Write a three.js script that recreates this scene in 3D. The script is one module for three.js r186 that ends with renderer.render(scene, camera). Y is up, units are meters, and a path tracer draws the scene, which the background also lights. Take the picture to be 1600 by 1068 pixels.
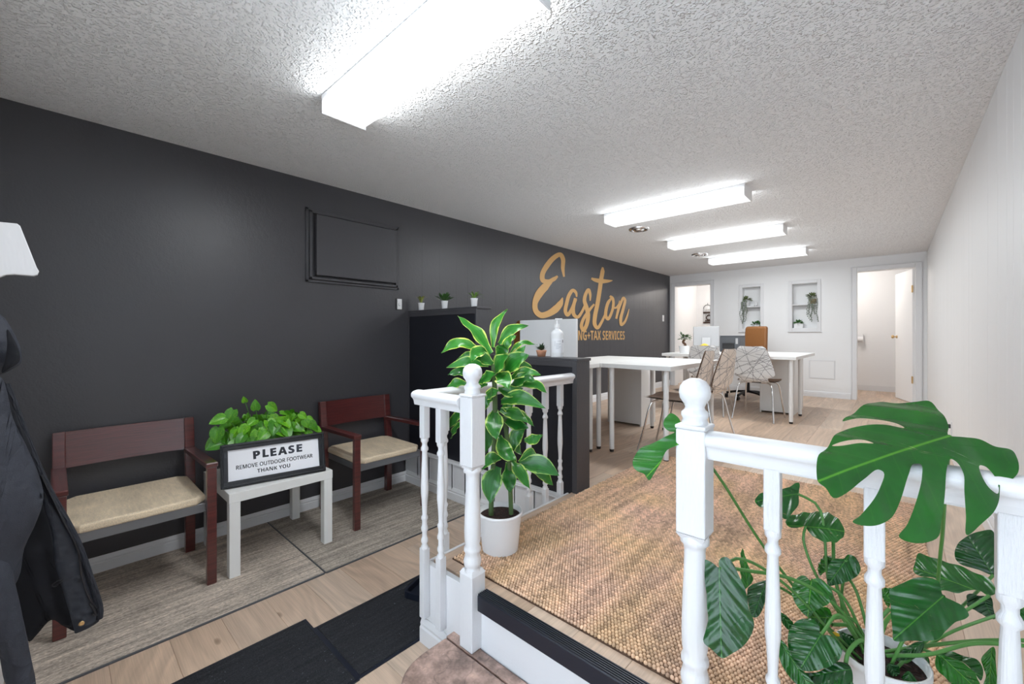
import * as THREE from 'three';
import { RoundedBoxGeometry } from 'three/addons/geometries/RoundedBoxGeometry.js';
import { mergeGeometries, mergeVertices, toCreasedNormals } from 'three/addons/utils/BufferGeometryUtils.js';
import { TessellateModifier } from 'three/addons/modifiers/TessellateModifier.js';
import { TextGeometry } from 'three/addons/geometries/TextGeometry.js';
import { FontLoader } from 'three/addons/loaders/FontLoader.js';
import { RectAreaLightUniformsLib } from 'three/addons/lights/RectAreaLightUniformsLib.js';

// ---------------------------------------------------------------- camera, sky, exposure
const scene = new THREE.Scene();
const renderer = new THREE.WebGLRenderer({ antialias: true });
renderer.toneMapping = THREE.LinearToneMapping;
renderer.toneMappingExposure = 2.6;
renderer.shadowMap.enabled = true;
RectAreaLightUniformsLib.init();

const FPX = 653.17, V0 = 523.8, YAW = 0.738, EYE = 1.277;     // lens in photo pixels, horizon row, turn to the left, eye height
const camera = new THREE.PerspectiveCamera(2 * Math.atan(534 / FPX) * 180 / Math.PI, 1600 / 1068, 0.03, 60);
camera.position.set(0, EYE, 0);
camera.rotation.set(0, YAW, 0);
camera.setViewOffset(1600, 1068, 0, 534 - V0, 1600, 1068);
scene.add(camera);
scene.background = new THREE.Color().setRGB(0.74, 0.87, 1.0);   // even daylight sky outside the shop front
scene.backgroundIntensity = 2.7;
const TUBE_GLOW = .40, TUBE_LIGHT = 10.5, TUBE_SIDE = 5.0;                       // fluorescent fittings: what the lens shows, what it gives

// ---------------------------------------------------------------- room measures
const XL = -3.16, XR = 0.352, ZB = -7.98, ZN = -2.09, ZF = -1.06, YC = 2.416, PL = 0.327, XP = -1.45, ZW = 1.15, ZE = 0.17, XE = -1.25;

// ---------------------------------------------------------------- helpers
const V3 = (x, y, z) => new THREE.Vector3(x, y, z);
const CY = Math.cos(YAW), SY = Math.sin(YAW);
function dir(u, v) { const a = (u - 800) / FPX; return V3(a * CY - SY, -(v - V0) / FPX, -(a * SY + CY)); }
function onX(u, v, x) { const d = dir(u, v); d.multiplyScalar(x / d.x); d.y += EYE; return d; }
function onY(u, v, y) { const d = dir(u, v); d.multiplyScalar((y - EYE) / d.y); d.y += EYE; return d; }
function onZ(u, v, z) { const d = dir(u, v); d.multiplyScalar(z / d.z); d.y += EYE; return d; }
function deep(u, v, t) { const d = dir(u, v).multiplyScalar(t); d.y += EYE; return d; }
function rng(seed) { let s = seed | 0; return () => { s = (s + 0x6d2b79f5) | 0; let t = Math.imul(s ^ (s >>> 15), 1 | s); t = (t + Math.imul(t ^ (t >>> 7), 61 | t)) ^ t; return ((t ^ (t >>> 14)) >>> 0) / 4294967296; }; }
const clamp = (x, a = 0, b = 1) => Math.min(b, Math.max(a, x));
const lerp = (a, b, t) => a + (b - a) * t;
const sstep = (a, b, x) => { const t = clamp((x - a) / (b - a)); return t * t * (3 - 2 * t); };
// value noise that repeats every `per` cells
function makeNoise(seed) {
  const r = rng(seed), tab = new Float32Array(4096); for (let i = 0; i < 4096; i++) tab[i] = r();
  const h = (x, y) => tab[(x * 131 + y * 977 + ((x * y) & 63) * 17) & 4095];
  return (x, y, px = 256, py = px) => {
    const xi = Math.floor(x), yi = Math.floor(y), fx = x - xi, fy = y - yi, a = fx * fx * (3 - 2 * fx), b = fy * fy * (3 - 2 * fy);
    const m = (q, p) => ((q % p) + p) % p, x0 = m(xi, px), x1 = m(xi + 1, px), y0 = m(yi, py), y1 = m(yi + 1, py);
    return lerp(lerp(h(x0, y0), h(x1, y0), a), lerp(h(x0, y1), h(x1, y1), a), b);
  };
}
const N1 = makeNoise(11), N2 = makeNoise(29), N3 = makeNoise(53);
function dataTex(w, h, fn, srgb = true, repeat = [1, 1]) {
  const d = new Uint8Array(w * h * 4);
  for (let j = 0; j < h; j++) for (let i = 0; i < w; i++) { const c = fn(i / w, j / h), k = (j * w + i) * 4; d[k] = clamp(c[0]) * 255; d[k + 1] = clamp(c[1]) * 255; d[k + 2] = clamp(c[2]) * 255; d[k + 3] = 255; }
  const t = new THREE.DataTexture(d, w, h); t.wrapS = t.wrapT = THREE.RepeatWrapping; t.magFilter = THREE.LinearFilter; t.minFilter = THREE.LinearMipmapLinearFilter; t.generateMipmaps = true;
  if (srgb) t.colorSpace = THREE.SRGBColorSpace; t.repeat.set(...repeat); t.needsUpdate = true; return t;
}
function grey(w, h, fn, repeat) { return dataTex(w, h, (x, y) => { const g = fn(x, y); return [g, g, g]; }, false, repeat); }
function canvasTex(w, h, draw) { const c = document.createElement('canvas'); c.width = w; c.height = h; draw(c.getContext('2d'), w, h); const t = new THREE.CanvasTexture(c); t.colorSpace = THREE.SRGBColorSpace; return t; }
const std = (o) => new THREE.MeshStandardMaterial(o);
const phys = (o) => new THREE.MeshPhysicalMaterial(o);

const taken = new Map();
function numbered(n) { const k = taken.get(n) || 0; taken.set(n, k + 1); return k ? `${n}_${String(k).padStart(3, '0')}` : n; }
function shade(m) { m.castShadow = true; m.receiveShadow = true; return m; }
function thing(name, label, category, p = [0, 0, 0], turn = 0, group) {
  const o = new THREE.Group(); o.name = numbered(name); o.position.set(...p); o.rotation.y = turn; o.userData = { label, category }; if (group) o.userData.group = group; scene.add(o); return o;
}
function part(name, geo, mat, parent, label) { const m = shade(new THREE.Mesh(geo, mat)); m.name = name; if (label) m.userData.label = label; parent.add(m); return m; }
// a part whose geometry is given in room coordinates, under a group that is moved but not turned
function wpart(name, geo, mat, parent, label) { const q = V3(0, 0, 0); for (let o = parent; o && o !== scene; o = o.parent) q.add(o.position); geo.translate(-q.x, -q.y, -q.z); return part(name, geo, mat, parent, label); }
function solo(name, geo, mat, label, category, group) { const m = shade(new THREE.Mesh(geo, mat)); m.name = numbered(name); m.userData = { label, category }; if (group) m.userData.group = group; scene.add(m); return m; }
function struct(name, geo, mat, label) { const m = shade(new THREE.Mesh(geo, mat)); m.name = numbered(name); m.userData = { kind: 'structure' }; if (label) m.userData.label = label; scene.add(m); return m; }
function dup(o, p, turn, label) { const c = o.clone(); c.name = numbered(o.name.replace(/_\d{3}$/, '')); c.position.set(...p); c.rotation.y = turn; c.userData = { ...o.userData }; if (label) c.userData.label = label; scene.add(c); return c; }

const bx = (x0, x1, y0, y1, z0, z1) => { const g = new THREE.BoxGeometry(Math.abs(x1 - x0), Math.abs(y1 - y0), Math.abs(z1 - z0)); g.translate((x0 + x1) / 2, (y0 + y1) / 2, (z0 + z1) / 2); return g; };
const rbx = (x0, x1, y0, y1, z0, z1, r = 0.003, s = 2) => { const w = Math.abs(x1 - x0), h = Math.abs(y1 - y0), d = Math.abs(z1 - z0); const g = new RoundedBoxGeometry(w, h, d, s, Math.min(r, w / 2.01, h / 2.01, d / 2.01)); g.translate((x0 + x1) / 2, (y0 + y1) / 2, (z0 + z1) / 2); return g; };
const cyl = (r0, r1, h, x = 0, y = 0, z = 0, s = 20) => { const g = new THREE.CylinderGeometry(r1, r0, h, s); g.translate(x, y + h / 2, z); return g; };
const lathe = (pts, s = 28) => new THREE.LatheGeometry(pts.map(([r, y]) => new THREE.Vector2(r, y)), s);
const tube = (pts, r, n = 16, s = 8, closed = false) => new THREE.TubeGeometry(new THREE.CatmullRomCurve3(pts.map((p) => (p.isVector3 ? p : V3(...p))), closed), n, r, s, closed);
const norm = (gs) => gs.map((g) => { let q = g.index ? g.toNonIndexed() : g; for (const k of Object.keys(q.attributes)) if (!['position', 'normal', 'uv'].includes(k)) q.deleteAttribute(k); if (!q.attributes.uv) q.setAttribute('uv', new THREE.BufferAttribute(new Float32Array(q.attributes.position.count * 2), 2)); if (!q.attributes.normal) q.computeVertexNormals(); return q; });
const merge = (...gs) => mergeGeometries(norm(gs.flat()));
// a board lying flat: length along x, width along z, top at y = 0, top edges chamfered; uv in metres along the length
function board(len, wid, th, c, u0 = 0, v0 = 0) {
  const a = len / 2, b = wid / 2, P = [], U = [], q = (...p) => { for (const k of [0, 1, 2, 0, 2, 3]) { P.push(...p[k]); U.push(p[k][0] + a + u0, p[k][2] + b + v0); } };
  const t = [[-a + c, 0, b - c], [a - c, 0, b - c], [a - c, 0, -b + c], [-a + c, 0, -b + c]], m = [[-a, -c, b], [a, -c, b], [a, -c, -b], [-a, -c, -b]], l = m.map(([x, , z]) => [x, -th, z]);
  q(...t); for (let i = 0; i < 4; i++) { const j = (i + 1) % 4; q(m[i], m[j], t[j], t[i]); q(l[i], l[j], m[j], m[i]); }
  const g = new THREE.BufferGeometry(); g.setAttribute('position', new THREE.Float32BufferAttribute(P, 3)); g.setAttribute('uv', new THREE.Float32BufferAttribute(U, 2)); g.computeVertexNormals(); return g;
}
function uvBox(g, s = 1) { // uv in metres by the way each face points
  const p = g.attributes.position, n = g.attributes.normal, u = new Float32Array(p.count * 2);
  for (let i = 0; i < p.count; i++) { const x = Math.abs(n.getX(i)), y = Math.abs(n.getY(i)), z = Math.abs(n.getZ(i)); const [a, b] = y > x && y > z ? [p.getX(i), p.getZ(i)] : x > z ? [p.getZ(i), p.getY(i)] : [p.getX(i), p.getY(i)]; u[i * 2] = a * s; u[i * 2 + 1] = b * s; }
  g.setAttribute('uv', new THREE.BufferAttribute(u, 2)); return g;
}

// ---------------------------------------------------------------- textures and materials
const oakMap = dataTex(1024, 1024, (x, y) => {          // 2 m along the grain, 1 m across
  const wob = (N1(x * 6, y * 10, 6, 10) - .5) * 1.6, rings = N2(x * 5, y * 60 + wob * 6, 5, 60), fine = N3(x * 24, y * 400, 24, 400), big = N1(x * 4 + 9, y * 7 + 3, 4, 7);
  const cath = Math.sin((y * 46 + wob * 2 + big * 3) * 3) * .5 + .5;
  const k = .86 + (rings - .5) * .09 + (fine - .5) * .07 + (cath - .5) * .022 + (big - .5) * .09;
  const kn = N2(x * 9, y * 16, 9, 16), knot = kn > .955 ? (kn - .955) * 5 : 0;
  return [k * .925 - knot, k * .845 - knot, k * .775 - knot];
}, true, [.5, 1]);
const oakBump = grey(512, 512, (x, y) => N3(x * 16, y * 260, 16, 260) * .6 + N2(x * 8, y * 60, 8, 60) * .4, [.5, 1]);
const OAK = [[1.0, .91, .83], [.93, .83, .75], [1.0, .94, .88], [.88, .79, .72], [.98, .87, .77]].map((c) => std({ map: oakMap, color: new THREE.Color().setRGB(...c), roughness: .42, bumpMap: oakBump, bumpScale: .0004 }));
const popBump = grey(1024, 1024, (x, y) => { // sprayed ceiling: blobs of 5 to 12 mm on a 1.2 m tile
  const a = N1(x * 150, y * 150, 150), b = N2(x * 240, y * 240, 240), c = N3(x * 50, y * 50, 50); return clamp(sstep(.62, .92, a) * .75 + sstep(.66, .95, b) * .55 + c * .1);
}, [1 / 1.2, 1 / 1.2]);
const M = {
  ceiling: std({ color: new THREE.Color().setRGB(.93, .93, .935), roughness: .9, bumpMap: popBump, bumpScale: .008 }),
  white: std({ color: new THREE.Color().setRGB(.86, .86, .865), roughness: .5 }),
  trim: std({ color: new THREE.Color().setRGB(.77, .77, .785), roughness: .38, bumpMap: grey(512, 512, (x, y) => N1(x * 40, y * 12, 40, 12) * .7 + N2(x * 160, y * 60, 160, 60) * .3), bumpScale: .0006 }),
  dark: std({ color: new THREE.Color().setRGB(.056, .055, .062), roughness: .4, bumpMap: grey(512, 512, (x, y) => N1(x * 60, y * 40, 60, 40) * .5 + N2(x * 200, y * 160, 200, 160) * .5, [1, 1]), bumpScale: .0007 }),
  deepNavy: std({ color: new THREE.Color().setRGB(.010, .011, .017), roughness: .5 }),
  gold: std({ color: new THREE.Color().setRGB(.62, .36, .13), roughness: .5 }),
  mahogany: phys({ map: dataTex(512, 256, (x, y) => { const g = N1(x * 5, y * 90, 5, 90), h = N2(x * 12, y * 200, 12, 200), k = .75 + g * .3 + h * .2; return [.33 * k, .135 * k, .13 * k]; }), roughness: .28, clearcoat: 1, clearcoatRoughness: .2 }),
  fabric: std({ map: dataTex(512, 512, (x, y) => { const w = N1(x * 220, y * 220, 220), b = N2(x * 5, y * 9, 5, 9), s = N3(x * 12, y * 70, 12, 70), k = .9 + (w - .5) * .12 + (b - .5) * .09 + (s - .5) * .06; return [1.0 * k, .915 * k, .79 * k]; }, true, [2, 2]), roughness: .95, bumpMap: grey(512, 512, (x, y) => N1(x * 220, y * 220, 220), [2, 2]), bumpScale: .001 }),
  apron: std({ color: new THREE.Color().setRGB(.20, .205, .22), roughness: .3, metalness: .4 }),
  lack: std({ color: new THREE.Color().setRGB(.82, .82, .80), roughness: .42 }),
  table: std({ color: new THREE.Color().setRGB(.82, .82, .81), roughness: .32 }),
  black: std({ color: new THREE.Color().setRGB(.018, .018, .02), roughness: .45 }),
  rubber: std({ color: new THREE.Color().setRGB(.009, .012, .022), roughness: .4 }),
  chrome: std({ color: new THREE.Color().setRGB(.75, .75, .76), roughness: .16, metalness: 1 }),
  brass: std({ color: new THREE.Color().setRGB(.62, .42, .2), roughness: .3, metalness: 1 }),
  frame: std({ color: new THREE.Color().setRGB(.010, .011, .015), roughness: .3 }),
  soil: std({ map: dataTex(128, 128, (x, y) => { const k = .5 + N1(x * 30, y * 30, 30) * .9 + (N2(x * 60, y * 60, 60) > .85 ? .7 : 0); return [.19 * k, .12 * k, .1 * k]; }), roughness: 1, bumpMap: grey(128, 128, (x, y) => N1(x * 30, y * 30, 30)), bumpScale: .006 }),
  pot: std({ color: new THREE.Color().setRGB(.82, .82, .83), roughness: .35 }),
  terracotta: std({ color: new THREE.Color().setRGB(.62, .3, .18), roughness: .8 }),
  stem: std({ color: new THREE.Color().setRGB(.10, .22, .05), roughness: .5 }),
  petiole: std({ color: new THREE.Color().setRGB(.08, .24, .05), roughness: .4 }),
  leather: std({ color: new THREE.Color().setRGB(.24, .095, .025), roughness: .5, bumpMap: grey(256, 256, (x, y) => N1(x * 70, y * 70, 70)), bumpScale: .001 }),
  shellIn: std({ map: oakMap, color: new THREE.Color().setRGB(.52, .40, .32), roughness: .4 }),
  silver: std({ color: new THREE.Color().setRGB(.47, .47, .48), roughness: .4, metalness: .2 }),
  greyBox: std({ color: new THREE.Color().setRGB(.09, .095, .105), roughness: .5 }),
  navy: std({ color: new THREE.Color().setRGB(.030, .034, .048), roughness: .72, bumpMap: grey(512, 512, (x, y) => N1(x * 9, y * 5, 9, 5) * .75 + N2(x * 22, y * 18, 22, 18) * .2 + N3(x * 250, y * 250, 250) * .05, [4, 4]), bumpScale: .012 }),
  lining: std({ color: new THREE.Color().setRGB(.006, .007, .011), roughness: .9 }),
  placket: std({ color: new THREE.Color().setRGB(.032, .037, .05), roughness: .7, bumpMap: grey(256, 256, (x, y) => N1(x * 14, y * 14, 14), [5, 5]), bumpScale: .005 }),
  glass: phys({ color: 0xffffff, transmission: 1, thickness: 0, roughness: 0, ior: 1.5 }),
  lens: std({ color: new THREE.Color().setRGB(.9, .9, .9), emissive: new THREE.Color().setRGB(.95, .98, 1), emissiveIntensity: TUBE_GLOW, roughness: .4 }),
};
const doubles = (m) => { m.side = THREE.DoubleSide; return m; };

// ---------------------------------------------------------------- the shell of the room
const ceiling = struct('ceiling', (() => { const g = bx(XL - .12, XR + .12, YC, YC + .12, ZB - 1.72, ZW + .12); return uvBox(g); })(), M.ceiling);
{ // lower floor, boards across the room
  const base = struct('floor', bx(XL - .1, XR + .1, -.12, -.013, ZN - .2, ZW + .1), M.black);
  const r = rng(5), W = .183; let row = 0;
  for (let z = -.33 + W * 8; z > ZN; z -= W, row++) {
    let x = XL - r() * 1.4;
    while (x < XR) { const L = 1.0 + r() * .9, x0 = Math.max(x, XL), x1 = Math.min(x + L, XR), z1 = Math.min(z, ZW), z0 = Math.max(z - W, ZN - .02); x += L; if (x1 - x0 < .03 || z1 - z0 < .02) continue; if (z0 < ZF - .05 && x0 > XP + .05) continue;
      const g = board(x1 - x0 - .0006, z1 - z0 - .0006, .013, .0012, r() * 4, r() * 4); g.translate((x0 + x1) / 2, 0, (z0 + z1) / 2); part(`plank`, g, OAK[Math.floor(r() * 5)], base); }
  }
}
{ // raised floor, boards along the room
  const sh = new THREE.Shape([[XP, ZF - .02], [XR, ZF - .02], [XR, ZB - 1.7], [XL, ZB - 1.7], [XL, -2.2], [XP, -2.2]].map(([x, z]) => new THREE.Vector2(x, -z)));
  const g = new THREE.ExtrudeGeometry(sh, { depth: .32, bevelEnabled: false }); g.rotateX(-Math.PI / 2); g.translate(0, PL - .333, 0);
  const base = struct('floor', g, M.white);
  const r = rng(8), W = .183;
  for (let x = XR; x > XL; x -= W) {
    let z = -1.075 + r() * 1.3; const lim = x < XP + .04 ? -2.2 : -1.088;
    while (z > ZB - 1.7) { const L = 1.0 + r() * .9, z1 = Math.min(z, lim), z0 = Math.max(z - L, ZB - 1.7), x1 = x, x0 = Math.max(x - W, z0 > -2.2 ? XP + .012 : XL); z -= L; if (z1 > -2.2 && z0 < -2.2 && x0 < XP + .012) { const q = board(z1 + 2.2 - .0006, x1 - XP - .0126, .013, .0012, r() * 4, r() * 4); q.rotateY(Math.PI / 2); q.translate((x1 + XP + .012) / 2, PL, (z1 - 2.2) / 2); part('plank', q, OAK[1], base); const q2 = board(-2.2 - z0 - .0006, x1 - x0 - .0006, .013, .0012, r() * 4, r() * 4); q2.rotateY(Math.PI / 2); q2.translate((x0 + x1) / 2, PL, (z0 - 2.2) / 2); part('plank', q2, OAK[2], base); continue; } if (z1 - z0 < .03 || x1 - x0 < .02) continue;
      const q = board(z1 - z0 - .0006, x1 - x0 - .0006, .013, .0012, r() * 4, r() * 4); q.rotateY(Math.PI / 2); q.translate((x0 + x1) / 2, PL, (z0 + z1) / 2); part('plank', q, OAK[Math.floor(r() * 5)], base); }
  }
}
// left wall: plain in the waiting corner, painted boards behind it
{
  const w = struct('wall_left', uvBox(bx(XL - .14, XL - .01, 0, YC, ZB - 1.7, ZW)), M.dark, 'charcoal painted wall');
  part('plaster', uvBox(bx(XL - .01, XL, 0, YC, -2.26, ZW)), M.dark, w);
  const r = rng(3); let z = -2.26; const ws = [.2, .1, .15, .3, .2, .12];
  while (z > ZB) { const k = Math.min(ws[Math.floor(r() * 6)], z - ZB); const g = board(YC - PL, k, .0098, .0009); g.rotateZ(Math.PI / 2); g.rotateY(Math.PI); uvBox(g); g.translate(XL, PL + (YC - PL) / 2, z - k / 2); part('wall_board', g, M.dark, w); z -= k; }
}
// right wall: grooved white boards
{
  const w = struct('wall_right', bx(XR + .01, XR + .14, 0, YC, ZB - 1.7, ZW), M.white);
  const r = rng(17); const cuts = [ZW, .9, .6, .45, .1, -.2, -.5, -.62, -.9, -1.2, -1.5, -1.62, -1.95, -2.25, -2.40, -2.535, -2.667, -2.866, -3.128, -3.681, -3.833]; const ws = [.2, .1, .15, .3, .25, .14];
  while (cuts[cuts.length - 1] > ZB + .3) cuts.push(cuts[cuts.length - 1] - ws[Math.floor(r() * 6)]); cuts.push(ZB);
  for (let i = 0; i + 1 < cuts.length; i++) { const k = cuts[i] - cuts[i + 1], z = (cuts[i] + cuts[i + 1]) / 2; if (k < .02) continue; const y0 = z > ZF ? 0 : PL; const g = board(YC - y0, k, .0098, .0032); g.rotateZ(Math.PI / 2); g.translate(XR, y0 + (YC - y0) / 2, z); part('wall_board', g, M.white, w); }
}
// back wall with two doorways and two niches
const DOOR_L = [-3.057, -2.424, 2.205], DOOR_R = [-.384, .235, 2.215], NICHE = [[-1.904, -1.634], [-1.184, -.862]];
{
  const s = new THREE.Shape([[XL, PL], [DOOR_L[0], PL], [DOOR_L[0], DOOR_L[2]], [DOOR_L[1], DOOR_L[2]], [DOOR_L[1], PL], [DOOR_R[0], PL], [DOOR_R[0], DOOR_R[2]], [DOOR_R[1], DOOR_R[2]], [DOOR_R[1], PL], [XR, PL], [XR, YC], [XL, YC]].map((p) => new THREE.Vector2(...p)));
  for (const [a, b] of NICHE) s.holes.push(new THREE.Path([[a, 1.395], [a, 2.095], [b, 2.095], [b, 1.395]].map((p) => new THREE.Vector2(...p))));
  const g = new THREE.ExtrudeGeometry(s, { depth: .14, bevelEnabled: false }); g.translate(0, 0, ZB - .14);
  const w = struct('wall_back', g, M.white);
  for (const [a, b] of NICHE) { // niche lining, shelf and casing
    part('niche_back', bx(a - .03, b + .03, 1.37, 2.12, ZB - .155, ZB - .14), M.white, w);
    part('niche_shelf', rbx(a, b, 1.755, 1.772, ZB - .138, ZB + .004), M.trim, w);
    for (const q of [[a - .05, a - .002, 1.345, 2.145], [b + .002, b + .05, 1.345, 2.145], [a - .002, b + .002, 2.097, 2.145], [a - .002, b + .002, 1.345, 1.393]]) part('niche_casing', rbx(...q, ZB, ZB + .016, .004), M.trim, w);
    part('niche_sill', rbx(a - .06, b + .06, 1.33, 1.345, ZB, ZB + .024, .004), M.trim, w);
  }
  // flat access panel
  for (const q of [[-.965, -.639, .882, .897], [-.965, -.639, .613, .628], [-.965, -.950, .628, .882], [-.654, -.639, .628, .882]]) part('access_panel_edge', rbx(...q, ZB, ZB + .008, .003), M.trim, w);
  part('access_panel', rbx(-.950, -.654, .628, .882, ZB, ZB + .005, .002), M.white, w);
  const casing = (n, d) => { const t = struct(`trim_${n}`, rbx(d[0] - .06, d[0], PL, d[2] + .06, ZB, ZB + .018, .005), M.trim); part('casing_side', rbx(d[1], d[1] + .06, PL, d[2] + .06, ZB, ZB + .018, .005), M.trim, t); part('casing_head', rbx(d[0], d[1], d[2], d[2] + .06, ZB, ZB + .018, .005), M.trim, t); part('casing_bead', merge(rbx(d[0] - .068, d[0] - .056, PL, d[2] + .068, ZB, ZB + .026, .005), rbx(d[1] + .056, d[1] + .068, PL, d[2] + .068, ZB, ZB + .026, .005), rbx(d[0] - .056, d[1] + .056, d[2] + .056, d[2] + .068, ZB, ZB + .026, .005)), M.trim, t); };
  casing(1, DOOR_L); casing(2, DOOR_R);
  // rooms behind the doorways
  const far = struct('wall_far', bx(XL - .01, XR + .1, PL, YC, ZB - 1.62, ZB - 1.5), M.white);
  part('dividing_wall', bx(-1.5, -1.38, PL, YC, ZB - 1.5, ZB - .14), M.white, far);
  part('hall_side', bx(XL - .005, XL + .004, PL, YC, ZB - 1.5, ZB - .14), M.white, far);
  part('hall_baseboard', bx(XL, XR, PL, PL + .09, ZB - 1.5, ZB - 1.487), M.trim, far);
  // door of the washroom, swung open
  const dr = thing('door_1', '', '', [DOOR_R[1] - .01, PL, ZB - .1], 0); dr.userData = { kind: 'structure', label: 'white flush door swung open into the washroom' };
  dr.rotation.y = -1.28; // leaf runs along local -x from the hinges
  part('door_leaf', rbx(-.6, 0, .008, 1.875, -.018, .018, .003), M.white, dr);
  for (const y of [.28, 1.55]) part('hinge', rbx(-.012, .012, y, y + .1, .012, .026, .003), M.brass, dr);
  const k = lathe([[0, 0], [.024, 0], [.024, .005], [.009, .008], [.009, .03], [.02, .036], [.026, .048], [.02, .062], [0, .066]], 18); k.rotateX(Math.PI / 2); k.translate(-.54, .93, .018);
  part('knob', k, M.brass, dr);
}
// front of the shop, behind the camera
{
  const w = struct('wall_front', bx(XL, XE, 0, YC, ZE, ZE + .12), M.white);
  part('return_wall', bx(XE - .12, XE, 0, YC, ZE + .12, ZW), M.white, w);
  part('below_window', bx(-.35, XR, 0, .45, ZW, ZW + .12), M.white, w);
  part('above_window', bx(XE, XR, 2.2, YC, ZW, ZW + .12), M.white, w);
  part('pier', bx(-.43, -.35, 0, 2.2, ZW, ZW + .12), M.white, w);
  const win = struct('window_1', merge(bx(-.35, XR, .45, .50, ZW + .03, ZW + .09), bx(-.35, XR, 2.15, 2.2, ZW + .03, ZW + .09), bx(-.35, -.30, .5, 2.15, ZW + .03, ZW + .09), bx(XR - .05, XR, .5, 2.15, ZW + .03, ZW + .09)), M.trim);
  part('pane', bx(-.30, XR - .05, .5, 2.15, ZW + .058, ZW + .062), M.glass, win);
  const d = struct('door_2', merge(bx(XE, XE + .07, 0, 2.2, ZW + .03, ZW + .08), bx(-.5, -.43, 0, 2.2, ZW + .03, ZW + .08), bx(XE + .07, -.5, 0, .2, ZW + .03, ZW + .08), bx(XE + .07, -.5, 2.1, 2.2, ZW + .03, ZW + .08)), M.trim);
  part('pane', bx(XE + .07, -.5, .2, 2.1, ZW + .053, ZW + .057), M.glass, d);
}
// baseboards
function baseProfile(len, h = .09) { const s = new THREE.Shape([[0, 0], [.016, 0], [.016, h * .62], [.011, h * .68], [.013, h * .78], [.006, h * .95], [.004, h], [0, h]].map((p) => new THREE.Vector2(...p))); return new THREE.ExtrudeGeometry(s, { depth: len, bevelEnabled: false }); } // runs along +z, projects to +x
{ let g = baseProfile(-.015 + ZE - ZN); g.translate(XL, 0, ZN); struct('baseboard_left', g, M.trim);
  g = baseProfile(-2.27 - ZB, .1); g.translate(XL, PL, ZB); struct('baseboard_left', g, M.trim);
  g = baseProfile(ZF - ZB, .1); g.rotateY(Math.PI); g.translate(XR, PL, ZF); struct('baseboard_right', g, M.trim);
  g = baseProfile(DOOR_R[0] - DOOR_L[1] - .14, .09); g.rotateY(-Math.PI / 2); g.translate(DOOR_R[0] - .07, PL, ZB); struct('baseboard_back', g, M.trim); }
// partition: tall charcoal half wall, low charcoal half wall, white skirt of the raised floor below
const ZP0 = -2.12, ZP1 = -2.26, XT = -2.281, XLW = -1.40;
{
  const t = struct('wall_partition', bx(XL, XT, PL - .04, 1.478, ZP1, ZP0), M.dark, 'tall charcoal half wall');
  part('cap', rbx(XL, XT + .008, 1.478, 1.494, ZP1 - .006, ZP0 + .008, .003), M.dark, t);
  for (const q of [[XL, XL + .012, .29, 1.478], [XT - .012, XT + .003, .29, 1.478], [XL + .012, XT - .012, 1.44, 1.478]]) part('edge_board', rbx(...q, ZP0, ZP0 + .008, .002), M.dark, t);
  part('front_panel', bx(XL + .012, XT - .012, .29, 1.44, ZP0, ZP0 + .003), M.deepNavy, t, 'navy black front panel');
  const l = struct('wall_partition', bx(XT, XLW, PL - .04, 1.12, ZP1, ZP0), M.dark, 'low charcoal half wall');
  part('cap', rbx(XT, XLW + .008, 1.12, 1.137, ZP1 - .006, ZP0 + .008, .003), M.dark, l);
  for (const q of [[XT + .014, XT + .026, .29, 1.12], [XLW - .03, XLW + .003, .29, 1.12], [XT + .026, XLW - .03, 1.085, 1.12]]) part('edge_board', rbx(...q, ZP0, ZP0 + .008, .002), M.dark, l);
  part('front_panel', bx(XT + .026, XLW - .03, .29, 1.085, ZP0, ZP0 + .003), M.deepNavy, l, 'navy black front panel');
  const k = struct('wall_skirt', bx(XL, XP, 0, PL - .04, ZP1, ZN - .012), M.white, 'white boarded skirt of the raised floor');
  const r = rng(4); let x = XL; while (x < XP) { const q = Math.min(.14 + r() * .05, XP - x), g = board(PL - .045, q, .0115, .0025); g.rotateZ(Math.PI / 2); g.rotateY(-Math.PI / 2); g.translate(x + q / 2, (PL - .045) / 2, ZN); part('skirt_board', g, M.trim, k); x += q; }
  part('skirt_cap', rbx(XL, XP - .02, PL - .046, PL - .028, ZN - .04, ZN + .004, .003), M.trim, k);
  let g = baseProfile(XP - XL - .016, .1); g.rotateY(-Math.PI / 2); g.translate(XP, 0, ZN); struct('baseboard_nook', g, M.trim);
  // sides of the raised floor
  const s = struct('wall_riser', bx(XP, XR, 0, PL - .014, ZF - .03, ZF), M.trim, 'white riser of the raised floor');
  part('side_fascia', rbx(XP, XP + .012, 0, PL + .004, ZN, ZF, .002), M.trim, s);
  part('corner_fascia', rbx(XP, -1.17, 0, PL + .004, ZF - .012, ZF + .012, .002), M.trim, s);
  g = baseProfile(.24, .1); g.rotateY(-Math.PI / 2); g.translate(-1.22, 0, ZF + .012); part('corner_base_moulding', g, M.trim, s);
  g = baseProfile(ZF - ZN, .1); g.rotateY(Math.PI); g.translate(XP, 0, ZF); part('side_base_moulding', g, M.trim, s);
}

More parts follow.
